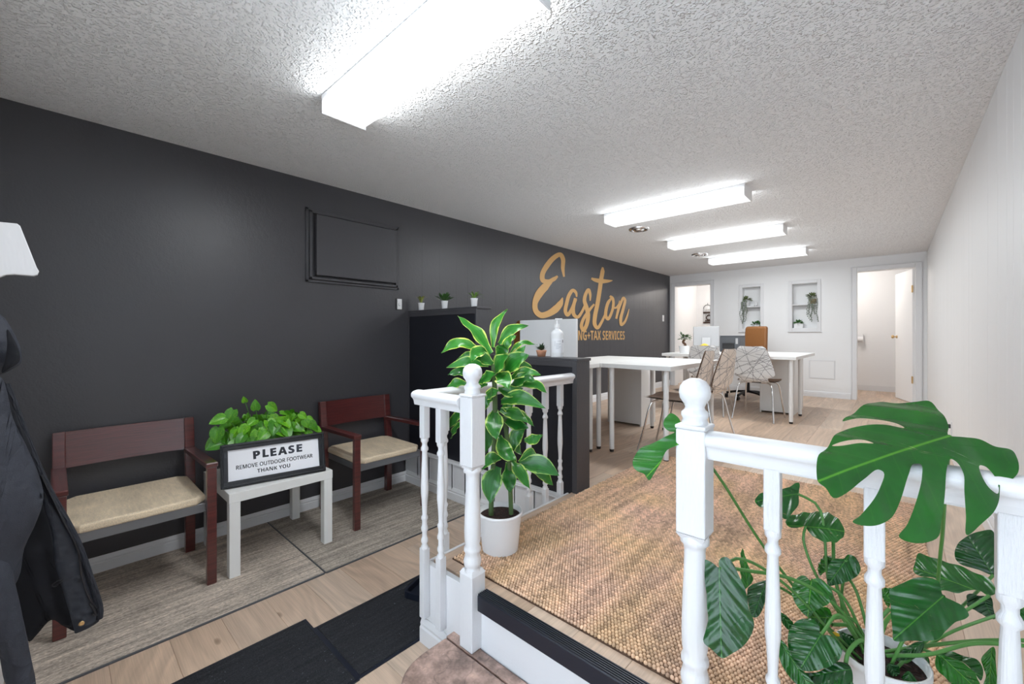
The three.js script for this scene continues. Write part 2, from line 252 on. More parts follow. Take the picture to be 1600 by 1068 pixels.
// ---------------------------------------------------------------- ceiling lights and vents
function fitting(z0, label) {
  const t = thing('ceiling_light', label, 'light', [-1.41, YC, z0 - .112], 0, 'fluorescent ceiling lights');
  part('housing', merge(rbx(-.592, .592, -.022, 0, -.114, .114, .002), rbx(-.594, -.588, -.088, 0, -.112, .112, .002), rbx(.588, .594, -.088, 0, -.112, .112, .002)), M.white, t);
  const s = new THREE.Shape([[-.110, -.022], [-.110, -.07], [-.096, -.084], [.096, -.084], [.110, -.07], [.110, -.022]].map((p) => new THREE.Vector2(...p)));
  const g = new THREE.ExtrudeGeometry(s, { depth: 1.174, bevelEnabled: false }); g.translate(0, 0, -.587); g.rotateY(Math.PI / 2);
  part('lens', g, M.lens, t, 'glowing white prismatic lens');
  const l = new THREE.RectAreaLight(new THREE.Color().setRGB(.93, .975, 1), TUBE_LIGHT, 1.16, .19); l.position.set(-1.41, YC - .09, z0 - .112); l.rotation.x = -Math.PI / 2; l.name = 'tube_light'; scene.add(l);
  for (const k of [-1, 1]) { const e = new THREE.RectAreaLight(new THREE.Color().setRGB(.93, .975, 1), TUBE_SIDE, 1.16, .044); e.position.set(-1.41, YC - .046, z0 - .112 + k * .1125); e.rotation.y = k > 0 ? Math.PI : 0; e.name = 'tube_side_light'; scene.add(e); }
}
fitting(-.86, 'long fluorescent ceiling light above the white front railing');
fitting(-3.485, 'long fluorescent ceiling light beside the larger round vent');
fitting(-4.98, 'long fluorescent ceiling light between the two round vents');
fitting(-6.49, 'long fluorescent ceiling light closest to the back wall');
function vent(x, z, label) { const t = thing('ceiling_vent', label, 'vent', [x, YC, z], 0, 'round metal ceiling vents');
  part('ring', lathe([[.105, 0], [.105, -.006], [.098, -.016], [.08, -.02], [.072, -.012], [.07, -.002]], 36), doubles(M.chrome), t);
  part('cone', lathe([[.06, -.004], [.056, -.02], [.03, -.03], [0, -.032]], 36), M.chrome, t); part('throat', lathe([[0, -.001], [.075, -.001]], 36), doubles(M.black), t); }
vent(-2.0, -4.21, 'round metal ceiling vent between the second and third ceiling lights'); vent(-2.0, -6.11, 'round metal ceiling vent near the light closest to the back wall');
function bulbRoom(x, z, lum) { const t = thing('ceiling_bulb', x < -1 ? 'round warm ceiling lamp in the hall behind the left doorway' : 'round warm ceiling lamp in the washroom', 'lamp', [x, YC, z]);
  part('rose', cyl(.06, .06, .02, 0, -.02, 0), M.white, t); const g = new THREE.SphereGeometry(.09, 20, 12); g.translate(0, -.1, 0);
  part('globe', g, std({ color: 0xffffff, emissive: new THREE.Color().setRGB(1, .86, .7), emissiveIntensity: 2 }), t);
  const l = new THREE.PointLight(new THREE.Color().setRGB(1, .955, .91), lum, 0, 2); l.position.set(x, YC - .1, z); l.castShadow = true; scene.add(l); }
bulbRoom(-2.2, ZB - .85, .5); bulbRoom(-.75, ZB - .7, .45);

// ---------------------------------------------------------------- wall lettering (traced on the wall plane)
{
  const X = XL + .0012, t = thing('wall_lettering', 'gold brush script and capitals painted on the charcoal wall', 'lettering', [X, 0, 0]);
  const px = (x, y) => onX(800 + x / 5.338, 370 + y / 5.338, X);
  function stroke(name, list) { // list of strokes, each [x, y, half width] in the enlarged crop
    const gs = list.map((pts, li) => {
      const c = new THREE.CatmullRomCurve3(pts.map(([x, y]) => V3(x, y, 0)), false, 'centripetal'), n = pts.length * 9, P = [], I = [];
      const acc = [0]; for (let i = 1; i < pts.length; i++) acc.push(acc[i - 1] + Math.hypot(pts[i][0] - pts[i - 1][0], pts[i][1] - pts[i - 1][1]));
      for (let i = 0; i <= n; i++) { const s = i / n, q = c.getPoint(s), d = c.getTangent(s), f = s * (pts.length - 1), k = Math.min(Math.floor(f), pts.length - 2), w = lerp(pts[k][2], pts[k + 1][2], f - k);
        for (const e of [-1, 1]) { const a = px(q.x - d.y * w * e, q.y + d.x * w * e); P.push(a.x + s * .0022 + li * .003, a.y, a.z); } if (i < n) I.push(i * 2, i * 2 + 1, i * 2 + 2, i * 2 + 1, i * 2 + 3, i * 2 + 2); }
      const g = new THREE.BufferGeometry(); g.setAttribute('position', new THREE.Float32BufferAttribute(P, 3)); g.setIndex(I); g.computeVertexNormals();
      if (g.attributes.normal.getX(0) < 0) { g.setIndex(I.reverse()); g.computeVertexNormals(); } return g; });
    wpart(name, merge(...gs), doubles(M.gold), t);
  }
  stroke('letter_e', [[[434, 332, 7], [424, 260, 15], [425, 185, 18], [402, 147, 18], [350, 172, 20], [292, 238, 22], [253, 312, 20], [258, 362, 20], [305, 370, 16], [350, 350, 17], [380, 326, 8]],
    [[330, 372, 10], [275, 415, 32], [222, 478, 32], [190, 555, 22], [198, 618, 22], [240, 652, 24], [300, 640, 26], [360, 602, 30], [400, 555, 24], [420, 505, 4]]]);
  stroke('letter_a', [[[540, 500, 6], [532, 462, 12], [508, 445, 14], [478, 480, 15], [455, 555, 15], [445, 620, 15], [462, 650, 14], [490, 615, 14], [530, 520, 13]], [[528, 510, 13], [508, 600, 15], [516, 650, 15], [545, 668, 13], [580, 625, 11], [610, 560, 10]]]);
  stroke('letter_s', [[[652, 532, 5], [652, 480, 11], [638, 440, 13], [615, 475, 14], [604, 530, 15], [622, 590, 17], [634, 650, 17], [622, 730, 16], [596, 776, 15], [578, 745, 14], [592, 690, 13], [640, 615, 12], [685, 560, 8]]]);
  stroke('letter_t', [[[756, 252, 6], [755, 285, 17], [744, 350, 17], [730, 450, 17], [712, 560, 17], [692, 660, 17], [690, 730, 16], [712, 758, 13], [745, 712, 11], [785, 625, 8]], [[660, 345, 8], [690, 358, 15], [745, 368, 20], [800, 368, 12], [836, 363, 3]]]);
  stroke('letter_o', [[[832, 508, 8], [803, 545, 13], [784, 610, 13], [782, 660, 13], [800, 684, 12], [826, 640, 11], [845, 565, 11], [838, 510, 11], [815, 492, 9]], [[842, 545, 6], [840, 585, 9], [865, 590, 8], [888, 560, 6]]]);
  stroke('letter_n', [[[898, 530, 5], [888, 590, 11], [868, 682, 9]], [[872, 660, 8], [900, 570, 9], [928, 508, 11], [940, 525, 11], [925, 600, 12], [905, 680, 13], [910, 732, 11], [935, 712, 10], [958, 660, 8], [974, 600, 3]]]);
  const font = await new FontLoader().loadAsync('fonts/droid/droid_sans_bold.typeface.json');
  const g = new TextGeometry('NG+TAX SERVICES', { font, size: 1, depth: .01, curveSegments: 5 }); g.computeBoundingBox(); const b = g.boundingBox;
  const A = onX(903.5, 531.5, X), B = onX(976, 530, X), L = A.z - B.z, H = .098;
  g.translate(-b.min.x, 0, 0); g.scale(L / (b.max.x - b.min.x), H / .73, .05); g.rotateY(Math.PI / 2); g.translate(X, 1.212, A.z); wpart('small_capitals', g, M.gold, t);
}

// ---------------------------------------------------------------- things on the walls
{ // framed hatch
  const t = thing('wall_hatch', 'charcoal painted wooden hatch with stepped frame high on the charcoal wall', 'hatch', [XL, 1.94, -1.625]);
  const rim = (name, a, b, x0, x1) => part(name, merge(rbx(x0, x1, -a[0], a[0], a[1] - .02, a[1], .003), rbx(x0, x1, -a[0], a[0], -a[1], -a[1] + .02, .003), rbx(x0, x1, a[0] - .02, a[0], -a[1], a[1], .003), rbx(x0, x1, -a[0], -a[0] + .02, -a[1], a[1], .003)), M.dark, t);
  rim('outer_frame', [.272, .386], 0, 0, .014); rim('inner_frame', [.252, .366], 0, 0, .032);
  part('panel', uvBox(rbx(.03, .062, -.222, .222, -.33, .33, .004)), M.dark, t); part('backing', bx(0, .03, -.2, .2, -.3, .3), M.dark, t);
}
{ const t = thing('thermostat', 'small white thermostat on the charcoal wall above the tall half wall', 'thermostat', [XL, 1.547, -2.02]); part('plate', rbx(0, .012, -.045, .045, -.022, .022, .003), M.pot, t); part('dial', (() => { const g = cyl(.016, .014, .012, 0, 0, 0, 16); g.rotateZ(-Math.PI / 2); g.translate(.012, 0, 0); return g; })(), M.pot, t); part('bracket', rbx(.0, .006, -.05, .05, .023, .032, .001), M.black, t); }
{ const t = thing('light_switch', 'small white light switch at the far end of the charcoal wall', 'switch', [XL, 1.597, -7.66]); part('plate', rbx(0, .006, -.058, .058, -.036, .036, .002), M.pot, t); part('toggle', rbx(.006, .014, -.012, .012, -.006, .006, .002), M.pot, t); }
{ const t = thing('wall_outlet', 'white wall outlet with a black plug low on the right white wall', 'outlet', [XR, .53, -4.84]); part('plate', rbx(-.006, 0, -.058, .058, -.036, .036, .002), M.pot, t); const p = part('plug', rbx(-.03, -.006, .005, .035, -.014, .014, .003), M.black, t); part('cord', tube([[-.03, .02, 0], [-.05, 0, .01], [-.03, -.1, .02], [-.02, -.195, .03]], .004), M.black, p); }
{ const t = thing('birdcage_hanging', 'dark brown birdcage shaped wall ornament in the hall', 'ornament', [-2.93, 1.55, ZB - 1.485]);
  const bars = []; for (let i = 0; i < 6; i++) { const x = -.085 + i * .034; bars.push(tube([[x, 0, 0], [x, .3, 0]], .003, 2, 6)); } part('bars', merge(bars), M.black, t);
  const arch = []; for (let i = 0; i <= 12; i++) { const a = Math.PI * i / 12; arch.push([Math.cos(a) * .086, .3 + Math.sin(a) * .085, 0]); } part('arch', tube(arch, .005, 24, 6), M.black, t);
  const wood = std({ color: new THREE.Color().setRGB(.05, .025, .018), roughness: .7 }); part('base_rail', rbx(-.092, .092, -.012, .022, -.012, .012, .003), wood, t); part('upper_rail', rbx(-.092, .092, .2, .235, -.012, .012, .003), wood, t);
  const ring = new THREE.TorusGeometry(.05, .013, 8, 28); ring.translate(.025, .11, 0); part('ring', ring, wood, t); part('perch', rbx(-.05, .06, .035, .055, -.01, .01, .003), wood, t); part('hook', tube([[0, .38, 0], [0, .4, .005], [0, .42, 0]], .004, 6, 6), M.black, t); }
{ const t = thing('paper_dispenser', 'small white roll holder on the washroom wall', 'holder', [-.42, 1.16, ZB - 1.485]); part('bracket', rbx(-.05, .05, 0, .14, .0, .02, .006), M.pot, t); const g = cyl(.045, .045, .1, 0, -.05, 0, 24); g.rotateZ(Math.PI / 2); g.translate(0, .05, .06); part('roll', g, M.pot, t); }

// ---------------------------------------------------------------- carpets and mats
{
  const map = dataTex(1024, 1024, (x, y) => { const s = N1(x * 150, y * 8, 150, 8), d = N2(x * 260, y * 130, 260, 130), f = N3(x * 420, y * 420, 420), b = N1(x * 30, y * 3, 30, 3), c = N2(x * 8, y * 30, 8, 30); const k = .62 + (s - .5) * .42 + (d - .5) * .42 + (f - .5) * .2 + (b - .5) * .22 + (c - .5) * .08; const q = k * .5 + .5 * .62 + .12; return [.96 * q, .89 * q, .82 * q]; }, true, [1, 1]);
  const bump = grey(1024, 1024, (x, y) => N1(x * 150, y * 8, 150, 8) * .4 + N2(x * 260, y * 130, 260, 130) * .6, [1, 1]);
  const mat = std({ map, roughness: 1, bumpMap: bump, bumpScale: .003 }), mat2 = std({ map, color: new THREE.Color().setRGB(.82, .84, .85), roughness: 1, bumpMap: bump, bumpScale: .003 });
  const seam = -.985;
  function carpet(z0, z1, m, label) { const t = thing('carpet_runner', label, 'carpet', [-2.69, 0, (z0 + z1) / 2]); part('pile', uvBox(rbx(XL + .018 + 2.69, -2.25 + 2.69, 0, .009, z0 - (z0 + z1) / 2, z1 - (z0 + z1) / 2, .003)), m, t);
    part('edge_binding', rbx(-2.252 + 2.69, -2.244 + 2.69, 0, .0085, z0 - (z0 + z1) / 2, z1 - (z0 + z1) / 2, .002), M.greyBox, t); if (z1 < -.9) part('seam_binding', rbx(XL + .018 + 2.69, -2.25 + 2.69, 0, .0088, z1 - (z0 + z1) / 2, z1 + .007 - (z0 + z1) / 2, .001), M.greyBox, t); return t; }
  carpet(seam + .004, ZE - .03, mat, 'striped brown grey carpet runner under the chair beside the hanging jacket');
  carpet(ZN + .018, seam - .004, mat2, 'striped darker grey carpet runner under the chair by the half wall');
  const dm = dataTex(1024, 1024, (x, y) => { const r = N1(x * 90, y * 12, 90, 12), f = N2(x * 380, y * 380, 380), g = N3(x * 500, y * 500, 500), sp = N1(x * 230 + 7, y * 230 + 3, 230) > .965 ? .35 : 0; const k = .13 + (r - .5) * .04 + (f - .5) * .09 + (g > .86 ? .09 : 0) + sp; return [k * .95, k * .98, k * 1.1]; }, true, [1, 1]);
  const db = grey(512, 512, (x, y) => N1(x * 90, y * 12, 90, 12) * .5 + N2(x * 300, y * 300, 300) * .5, [1, 1]);
  const dmat = std({ map: dm, roughness: 1, bumpMap: db, bumpScale: .003 });
  function mat3(x0, x1, z0, z1, y, label) { const cx = (x0 + x1) / 2, cz = (z0 + z1) / 2, t = thing('door_mat', label, 'mat', [cx, y, cz]); part('pile', uvBox(rbx(x0 - cx, x1 - cx, 0, .008, z0 - cz, z1 - cz, .003)), dmat, t); part('rubber_edge', rbx(x0 - cx - .012, x1 - cx + .012, 0, .0045, z0 - cz - .012, z1 - cz + .012, .002), M.rubber, t); }
  mat3(-1.94, -1.47, -.755, .12, 0, 'charcoal entrance mat overlapping the other mat'); mat3(-1.852, -1.475, -1.32, -.775, 0, 'charcoal entrance mat beside the raised floor and its post');
}
{ const t = thing('boot_tray', 'dark blue plastic tray on the mat beside the railing corner', 'tray', [-1.64, .009, -1.29], .35);
  const s = new THREE.Shape(); const rr = (p, w, h, r) => { p.moveTo(-w + r, -h); p.lineTo(w - r, -h); p.quadraticCurveTo(w, -h, w, -h + r); p.lineTo(w, h - r); p.quadraticCurveTo(w, h, w - r, h); p.lineTo(-w + r, h); p.quadraticCurveTo(-w, h, -w, h - r); p.lineTo(-w, -h + r); p.quadraticCurveTo(-w, -h, -w + r, -h); };
  rr(s, .16, .1, .03); const h = new THREE.Path(); rr(h, .148, .088, .025); const full = new THREE.Shape(); rr(full, .16, .1, .03); s.holes.push(h);
  const g = new THREE.ExtrudeGeometry(s, { depth: .03, bevelEnabled: false }); g.rotateX(-Math.PI / 2); part('rim', g, M.rubber, t); const b = new THREE.ExtrudeGeometry(full, { depth: .003, bevelEnabled: false }); b.rotateX(-Math.PI / 2); part('bottom', b, M.rubber, t); }
// jute rug: woven knots over a backing
{
  const x0 = -1.382, x1 = .108, z0 = -3.225, z1 = -1.142, t = thing('jute_rug', 'woven natural jute rug on the raised floor', 'rug', [(x0 + x1) / 2, PL, (z0 + z1) / 2]);
  part('backing', rbx(-(x1 - x0) / 2, (x1 - x0) / 2, 0, .006, -(z1 - z0) / 2, (z1 - z0) / 2, .002), std({ color: new THREE.Color().setRGB(.09, .05, .03), roughness: 1 }), t);
  const nx = 116, nz = 162, dx = (x1 - x0) / nx, dz = (z1 - z0) / nz, geo = new THREE.IcosahedronGeometry(1, 1);
  const im = new THREE.InstancedMesh(geo, std({ color: 0xffffff, roughness: .95 }), nx * nz); im.name = 'knots'; im.userData.kind = 'stuff'; im.castShadow = im.receiveShadow = true;
  const r = rng(21), m4 = new THREE.Matrix4(), q = new THREE.Quaternion(), e = new THREE.Euler(), c = new THREE.Color(); let k = 0;
  for (let j = 0; j < nz; j++) for (let i = 0; i < nx; i++) {
    const off = ((j * .618) % 1) * dx + Math.sin(i * .13 + j * .05) * .0015; e.set((r() - .5) * .35, .12 + (r() - .5) * .5, (r() - .5) * .35); q.setFromEuler(e);
    m4.compose(V3(-(x1 - x0) / 2 + (i + .35) * dx + off, .0085 + r() * .0015, -(z1 - z0) / 2 + (j + .5) * dz + (r() - .5) * .0012), q, V3(dx * (.46 + r() * .07), .0062 + r() * .0018, dz * (.37 + r() * .08))); im.setMatrixAt(k, m4);
    const a = N1(i * .55, j * .035), b = N2(i * .06 + 40, j * .05), d = r(), w = 1.0 + (a - .5) * .5 + (b - .5) * .25 + (d - .5) * .5, warm = N3(i * .11, j * .07);
    c.setRGB(.68 * w, (.45 + warm * .012) * w, (.275 + (1 - warm) * .06) * w); im.setColorAt(k, c); k++; }
  t.add(im);
}

// ---------------------------------------------------------------- waiting corner
function waitingChair(pos, label) {
  const t = thing('waiting_chair', label, 'chair', pos); // front is +x
  for (const s of [-1, 1]) {
    part('leg', uvBox(rbx(.232, .262, 0, .596, s * .264 - .021, s * .264 + .021, .004), 1.3), M.mahogany, t);
    const prof = new THREE.Shape([[-.225, 0], [-.262, 0], [-.252, .42], [-.292, .776], [-.262, .778], [-.218, .42]].map((p) => new THREE.Vector2(...p)));
    const g = new THREE.ExtrudeGeometry(prof, { depth: .04, bevelEnabled: true, bevelSize: .003, bevelThickness: .003, bevelSegments: 1 }); g.translate(0, 0, s * .262 - .02); part('rear_leg', uvBox(g, 1.3), M.mahogany, t);
    const arm = new THREE.Shape([[-.265, .583], [.258, .596], [.262, .6], [.262, .612], [.258, .616], [-.27, .603]].map((p) => new THREE.Vector2(...p)));
    const h = new THREE.ExtrudeGeometry(arm, { depth: .046, bevelEnabled: true, bevelSize: .003, bevelThickness: .003, bevelSegments: 1 }); h.translate(0, 0, s * .264 - .023); part('armrest', uvBox(h, 1.3), M.mahogany, t);
  }
  const bp = new THREE.PlaneGeometry(.486, .178, 20, 3), P = bp.attributes.position; // curved panel
  const sheet = (o) => { const g = bp.clone(), p = g.attributes.position; for (let i = 0; i < p.count; i++) { const z = p.getX(i), y = p.getY(i) + .688; p.setXYZ(i, -.262 - (y - .6) * .115 - .022 * (1 - Math.pow(z / .25, 2)) + o, y, -z); } return g; };
  const f = sheet(.008), b = sheet(-.010); b.index.array.reverse(); const rim = []; const cap = (y) => { const pts = []; for (let i = 0; i <= 20; i++) { const z = -.243 + .486 * i / 20, x = -.262 - (y - .6) * .115 - .022 * (1 - Math.pow(z / .25, 2)); pts.push([x, z]); } const Q = [], I = []; pts.forEach(([x, z], i) => { Q.push(x + .008, y, z, x - .010, y, z); if (i < 20) I.push(i * 2, i * 2 + 1, i * 2 + 2, i * 2 + 1, i * 2 + 3, i * 2 + 2); }); const g = new THREE.BufferGeometry(); g.setAttribute('position', new THREE.Float32BufferAttribute(Q, 3)); g.setIndex(y < .65 ? I : I.slice().reverse()); g.computeVertexNormals(); return g; };
  f.computeVertexNormals(); b.computeVertexNormals(); part('backrest', merge(f, b, cap(.599), cap(.777)), doubles(M.mahogany), t);
  const sh = new THREE.Shape([[-.235, -.2], [-.2, -.236], [.2, -.236], [.24, -.2], [.24, .2], [.2, .236], [-.2, .236], [-.235, .2]].map((p) => new THREE.Vector2(...p)));
  const g = new THREE.ExtrudeGeometry(sh, { depth: .012, bevelEnabled: true, bevelSize: .012, bevelThickness: .013, bevelSegments: 4 }); g.rotateX(-Math.PI / 2); g.translate(-.008, .426, 0); part('seat', uvBox(g), M.fabric, t, 'beige fabric seat');
  part('apron', merge(rbx(.2, .236, .37, .415, -.243, .243, .003), rbx(-.235, .2, .37, .41, .215, .243, .003), rbx(-.235, .2, .37, .41, -.243, -.215, .003), rbx(-.25, -.225, .37, .41, -.24, .24, .003)), M.apron, t, 'dark grey seat frame');
  return t;
}
waitingChair([-2.826, .0096, -.284], 'mahogany armchair with beige seat beside the hanging jacket');
waitingChair([-2.832, .0096, -1.6], 'mahogany armchair with beige seat beside the tall half wall');
{ const t = thing('side_table', 'small white square side table between the two mahogany chairs', 'table', [-2.825, .009, -.89]);
  part('tabletop', rbx(-.275, .275, .39, .441, -.272, .272, .003), M.lack, t);
  for (const [x, z] of [[-1, -1], [-1, 1], [1, -1], [1, 1]]) part('leg', rbx(x * .25 - .025, x * .25 + .025, 0, .39, z * .245 - .025, z * .245 + .025, .002), M.lack, t); }
{ // framed notice, leaning back
  const A = V3(-2.655, .452, -.605), B = V3(-2.565, .452, -1.125), W = A.distanceTo(B), t = thing('framed_notice', 'black framed white footwear notice leaning on the white side table', 'sign', [(A.x + B.x) / 2, .452, (A.z + B.z) / 2], Math.atan2(-(B.z - A.z), B.x - A.x) ); // local x runs from A to B, local z towards the room
  const H = .232, lean = -.24, put = (g) => { g.rotateX(lean); return g; };
  const bar = (x0, x1, y0, y1) => [rbx(x0, x1, y0, y1, -.008, .012, .003)];
  const fw = .034; part('frame', put(merge(bar(-W / 2, W / 2, 0, fw), bar(-W / 2, W / 2, H - fw, H), bar(-W / 2, -W / 2 + fw, fw, H - fw), bar(W / 2 - fw, W / 2, fw, H - fw))), M.frame, t);
  const in2 = fw - .010; part('inner_moulding', put(merge(rbx(-W / 2 + .006, W / 2 - .006, .006, .014, .01, .018, .003), rbx(-W / 2 + .006, W / 2 - .006, H - .014, H - .006, .01, .018, .003), rbx(-W / 2 + .006, -W / 2 + .014, .006, H - .006, .01, .018, .003), rbx(W / 2 - .014, W / 2 - .006, .006, H - .006, .01, .018, .003))), M.frame, t);
  const print = canvasTex(1024, 384, (c, w, h) => { c.fillStyle = '#f2f3f8'; c.fillRect(0, 0, w, h); c.textAlign = 'center'; c.fillStyle = '#23262e';
    const word = 'PLEASE', ws = [104, 84, 96, 112, 96, 84]; let x = 250; const tilt = [-.04, .02, -.03, .02, -.02, .03], up = [2, -2, 0, 2, 0, -2];
    for (let i = 0; i < 6; i++) { c.save(); c.translate(x + ws[i] / 2, 148 + up[i]); c.rotate(tilt[i]); c.font = 'bold 132px sans-serif'; c.fillStyle = i < 4 ? '#1f232c' : '#343844'; c.strokeStyle = c.fillStyle; c.lineWidth = 7; c.lineJoin = 'round'; c.scale(1.12, 1); c.fillText(word[i], 0, 0); c.strokeText(word[i], 0, 0); c.restore(); x += ws[i]; }  // last two letters paler: a reflection painted into the lettering colour
    c.fillStyle = '#16181e'; c.strokeStyle = '#16181e'; c.lineWidth = 2.5; c.font = '62px sans-serif'; c.save(); c.translate(512, 250); c.scale(.98, 1.05); c.fillText('REMOVE OUTDOOR FOOTWEAR', 0, 0); c.strokeText('REMOVE OUTDOOR FOOTWEAR', 0, 0); c.restore(); c.font = 'bold 66px sans-serif'; c.fillText('THANK YOU', 490, 330); });
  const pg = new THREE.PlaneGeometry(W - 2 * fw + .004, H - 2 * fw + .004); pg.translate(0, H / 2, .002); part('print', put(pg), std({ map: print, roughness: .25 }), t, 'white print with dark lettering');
  part('backing', put(rbx(-W / 2 + .01, W / 2 - .01, .01, H - .01, -.008, 0, .002)), M.black, t);
}

// ---------------------------------------------------------------- leaves
const pothosMap = dataTex(128, 128, (x, y) => { const m = Math.abs(x - .5), v = m < .02 ? .12 : 0, n = N1(x * 9, y * 9, 9), n2 = N2(x * 30, y * 14, 30, 14), s = n2 > .72 ? .16 : 0; return [.30 + n * .12 + v + s, .60 + n * .1 + v + s * .5, .13 + n * .06 + v * .5 + s * .3]; });
const POTHOS = [[.75, .8, .6], [.5, .62, .42], [1.0, .98, .55], [.35, .52, .35]].map((c) => doubles(phys({ map: pothosMap, color: new THREE.Color().setRGB(...c), roughness: .34, transmission: 0 })));
// heart shaped leaf lying along +y from the stalk, facing +z, with a fold along the rib
function heartLeaf(len, wid, fold = .25, droop = .3, nl = 8, nw = 6) {
  const g = new THREE.PlaneGeometry(1, 1, nw, nl), p = g.attributes.position, uv = g.attributes.uv;
  for (let i = 0; i < p.count; i++) { const a = p.getX(i) * 2, s = p.getY(i) + .5, hw = wid * .5 * Math.pow(Math.sin(Math.PI * Math.pow(clamp(s * .97 + .03), .62)), .75) * (1 - .15 * s), x = a * hw, back = s < .2 ? -(.2 - s) * .6 * Math.abs(a) * len : 0, y = s * len + back;
    p.setXYZ(i, x, y * Math.cos(droop * s * .5), Math.abs(x) * fold - droop * len * s * s * .5); uv.setXY(i, .5 + a * .5, s); }
  g.computeVertexNormals(); return g;
}
const orient = (pos, along, face) => { const y = along.clone().normalize(), z = face.clone().addScaledVector(y, -face.dot(y)).normalize(), x = y.clone().cross(z); const m = new THREE.Matrix4().makeBasis(x, y, z); m.setPosition(pos); return m; };
{ // pothos behind the notice
  const c = V3(-2.83, .45, -.88), t = thing('potted_pothos', 'bushy bright green pothos behind the footwear notice', 'plant', [c.x, c.y, c.z]);
  part('pot', lathe([[0, 0], [.075, 0], [.098, .13], [.102, .14], [.095, .14], [.09, .12], [0, .12]], 28), M.terracotta, t); part('soil', cyl(.088, .088, .005, 0, .12, 0), M.soil, t);
  const r = rng(77), geos = [heartLeaf(.10, .085, .3, .45), heartLeaf(.085, .07, .4, .3), heartLeaf(.115, .09, .25, .6)], view = V3(.93, .25, .3);
  const lf = (p, along, face, k, s, m) => { const o = part('leaf', geos[k], POTHOS[m], t); o.matrixAutoUpdate = true; const M4 = orient(p.clone().sub(c), along, face); M4.scale(V3(s, s, s)); M4.decompose(o.position, o.quaternion, o.scale); };
  for (let i = 0; i < 150; i++) { // dome of leaves facing outwards
    const z = (r() * 2 - 1), yv = r(), rad = .55 + r() * .45, a = Math.acos(clamp(z * .98, -1, 1)), ph = yv * 2.5 - .35;
    const d = V3(Math.sin(a) * Math.cos(ph), Math.sin(a) * Math.sin(ph) * .95 + .05, Math.cos(a)), p = V3(c.x + .01 + d.x * .13 * rad, .675 + d.y * .15 * rad, c.z + d.z * .275 * rad);
    if (p.y < .6 && p.x > -2.74) p.y = .62 + r() * .06; if (p.x < XL + .07) p.x = XL + .07; if (p.x > -2.72) p.x = -2.72;
    const face = d.clone().add(view.clone().multiplyScalar(.8)).add(V3(r() - .5, r() * .5, r() - .5).multiplyScalar(.7)).normalize(), along = V3(d.x * .4 + (r() - .5) * .8, -.35 - r() * .6 + d.y * .3, d.z * .7 + (r() - .5) * 1.1);
    lf(p, along, face, Math.floor(r() * 3), .5 + r() * .38, Math.floor(Math.pow(r(), 1.3) * 4)); }
  // leaves that stand out of the bush, set where they show
  for (const [u, v, u2, v2, s, m] of [[352, 652, 325, 661, 1.0, 0], [345, 692, 314, 704, .95, 3], [400, 640, 398, 622, .8, 1], [418, 632, 440, 645, .9, 0], [402, 672, 399, 692, 1.0, 2], [475, 655, 480, 664, .8, 0], [468, 646, 478, 652, .7, 2], [383, 628, 381, 622, .5, 2], [365, 640, 350, 668, 1, 1], [432, 668, 434, 684, .95, 2], [378, 668, 388, 684, .9, 2], [455, 660, 452, 676, .9, 1], [342, 668, 336, 688, 1.1, 1], [480, 652, 492, 655, .5, 2]]) {
    const a = onX(u, v, -2.735), b = onX(u2, v2, -2.72); lf(a, b.clone().sub(a), V3(.85, .4, .35), 0, s * .8, m); const g = tube([V3(c.x + (a.x - c.x) * .3, c.y + .14, c.z + (a.z - c.z) * .3), V3(c.x + (a.x - c.x) * .6, lerp(c.y + .14, a.y, .7), lerp(c.z, a.z, .75)), a], .0022, 10, 5); wpart('stalk', g, M.petiole, t); }
  const vines = []; for (let i = 0; i < 9; i++) { const a = r() * 6.28, l = .1 + r() * .1; vines.push(tube([[0, .12, 0], [Math.cos(a) * l * .35, .24, Math.sin(a) * l * .8], [Math.cos(a) * l * .6, .2 + r() * .1, Math.sin(a) * l * 1.5]], .003, 10, 5)); } part('vines', merge(vines), M.petiole, t);
}

// ---------------------------------------------------------------- railings
function newel(parent, x, z, yb) { // x, z centre
  const h = .034, q = (g) => { g.translate(x, 0, z); return g; };
  const block = (y0, y1, lo, hi) => { const P = [[h, y0], [h, y1]]; const g = rbx(-h, h, y0, y1, -h, h, .004, 2); return q(g); };
  const turned = q(lathe([[.030, .795], [.033, .785], [.033, .775], [.026, .768], [.024, .755], [.0255, .70], [.029, .62], [.0305, .56], [.0295, .52], [.026, .505], [.031, .495], [.032, .485], [.026, .475], [.029, .462], [.033, .447], [.031, .432], [.024, .425], [.031, .415], [.031, .40]], 28));
  const ch = (y, d) => { const g = new THREE.CylinderGeometry(d > 0 ? .036 : h * 1.414, d > 0 ? h * 1.414 : .036, .014, 4, 1); g.rotateY(Math.PI / 4); g.translate(x, y, z); return toCreasedNormals(g.toNonIndexed(), .2); };
  const p = wpart('newel_post', merge(block(.80, 1.052), ch(.793, -1), turned, ch(.412, 1), block(yb, .405)), M.trim, parent);
  const cap = rbx(-.036, .036, 1.052, 1.062, -.036, .036, .004), fin = lathe([[.029, 1.062], [.030, 1.068], [.027, 1.074], [.031, 1.082], [.031, 1.09], [.024, 1.097], [.022, 1.103], [.0255, 1.112], [.034, 1.124], [.0365, 1.138], [.034, 1.153], [.026, 1.165], [.012, 1.172], [0, 1.173]], 28);
  const f = merge(cap, fin); f.translate(x, 0, z); wpart('finial', f, M.trim, p, 'turned ball on the post');
}
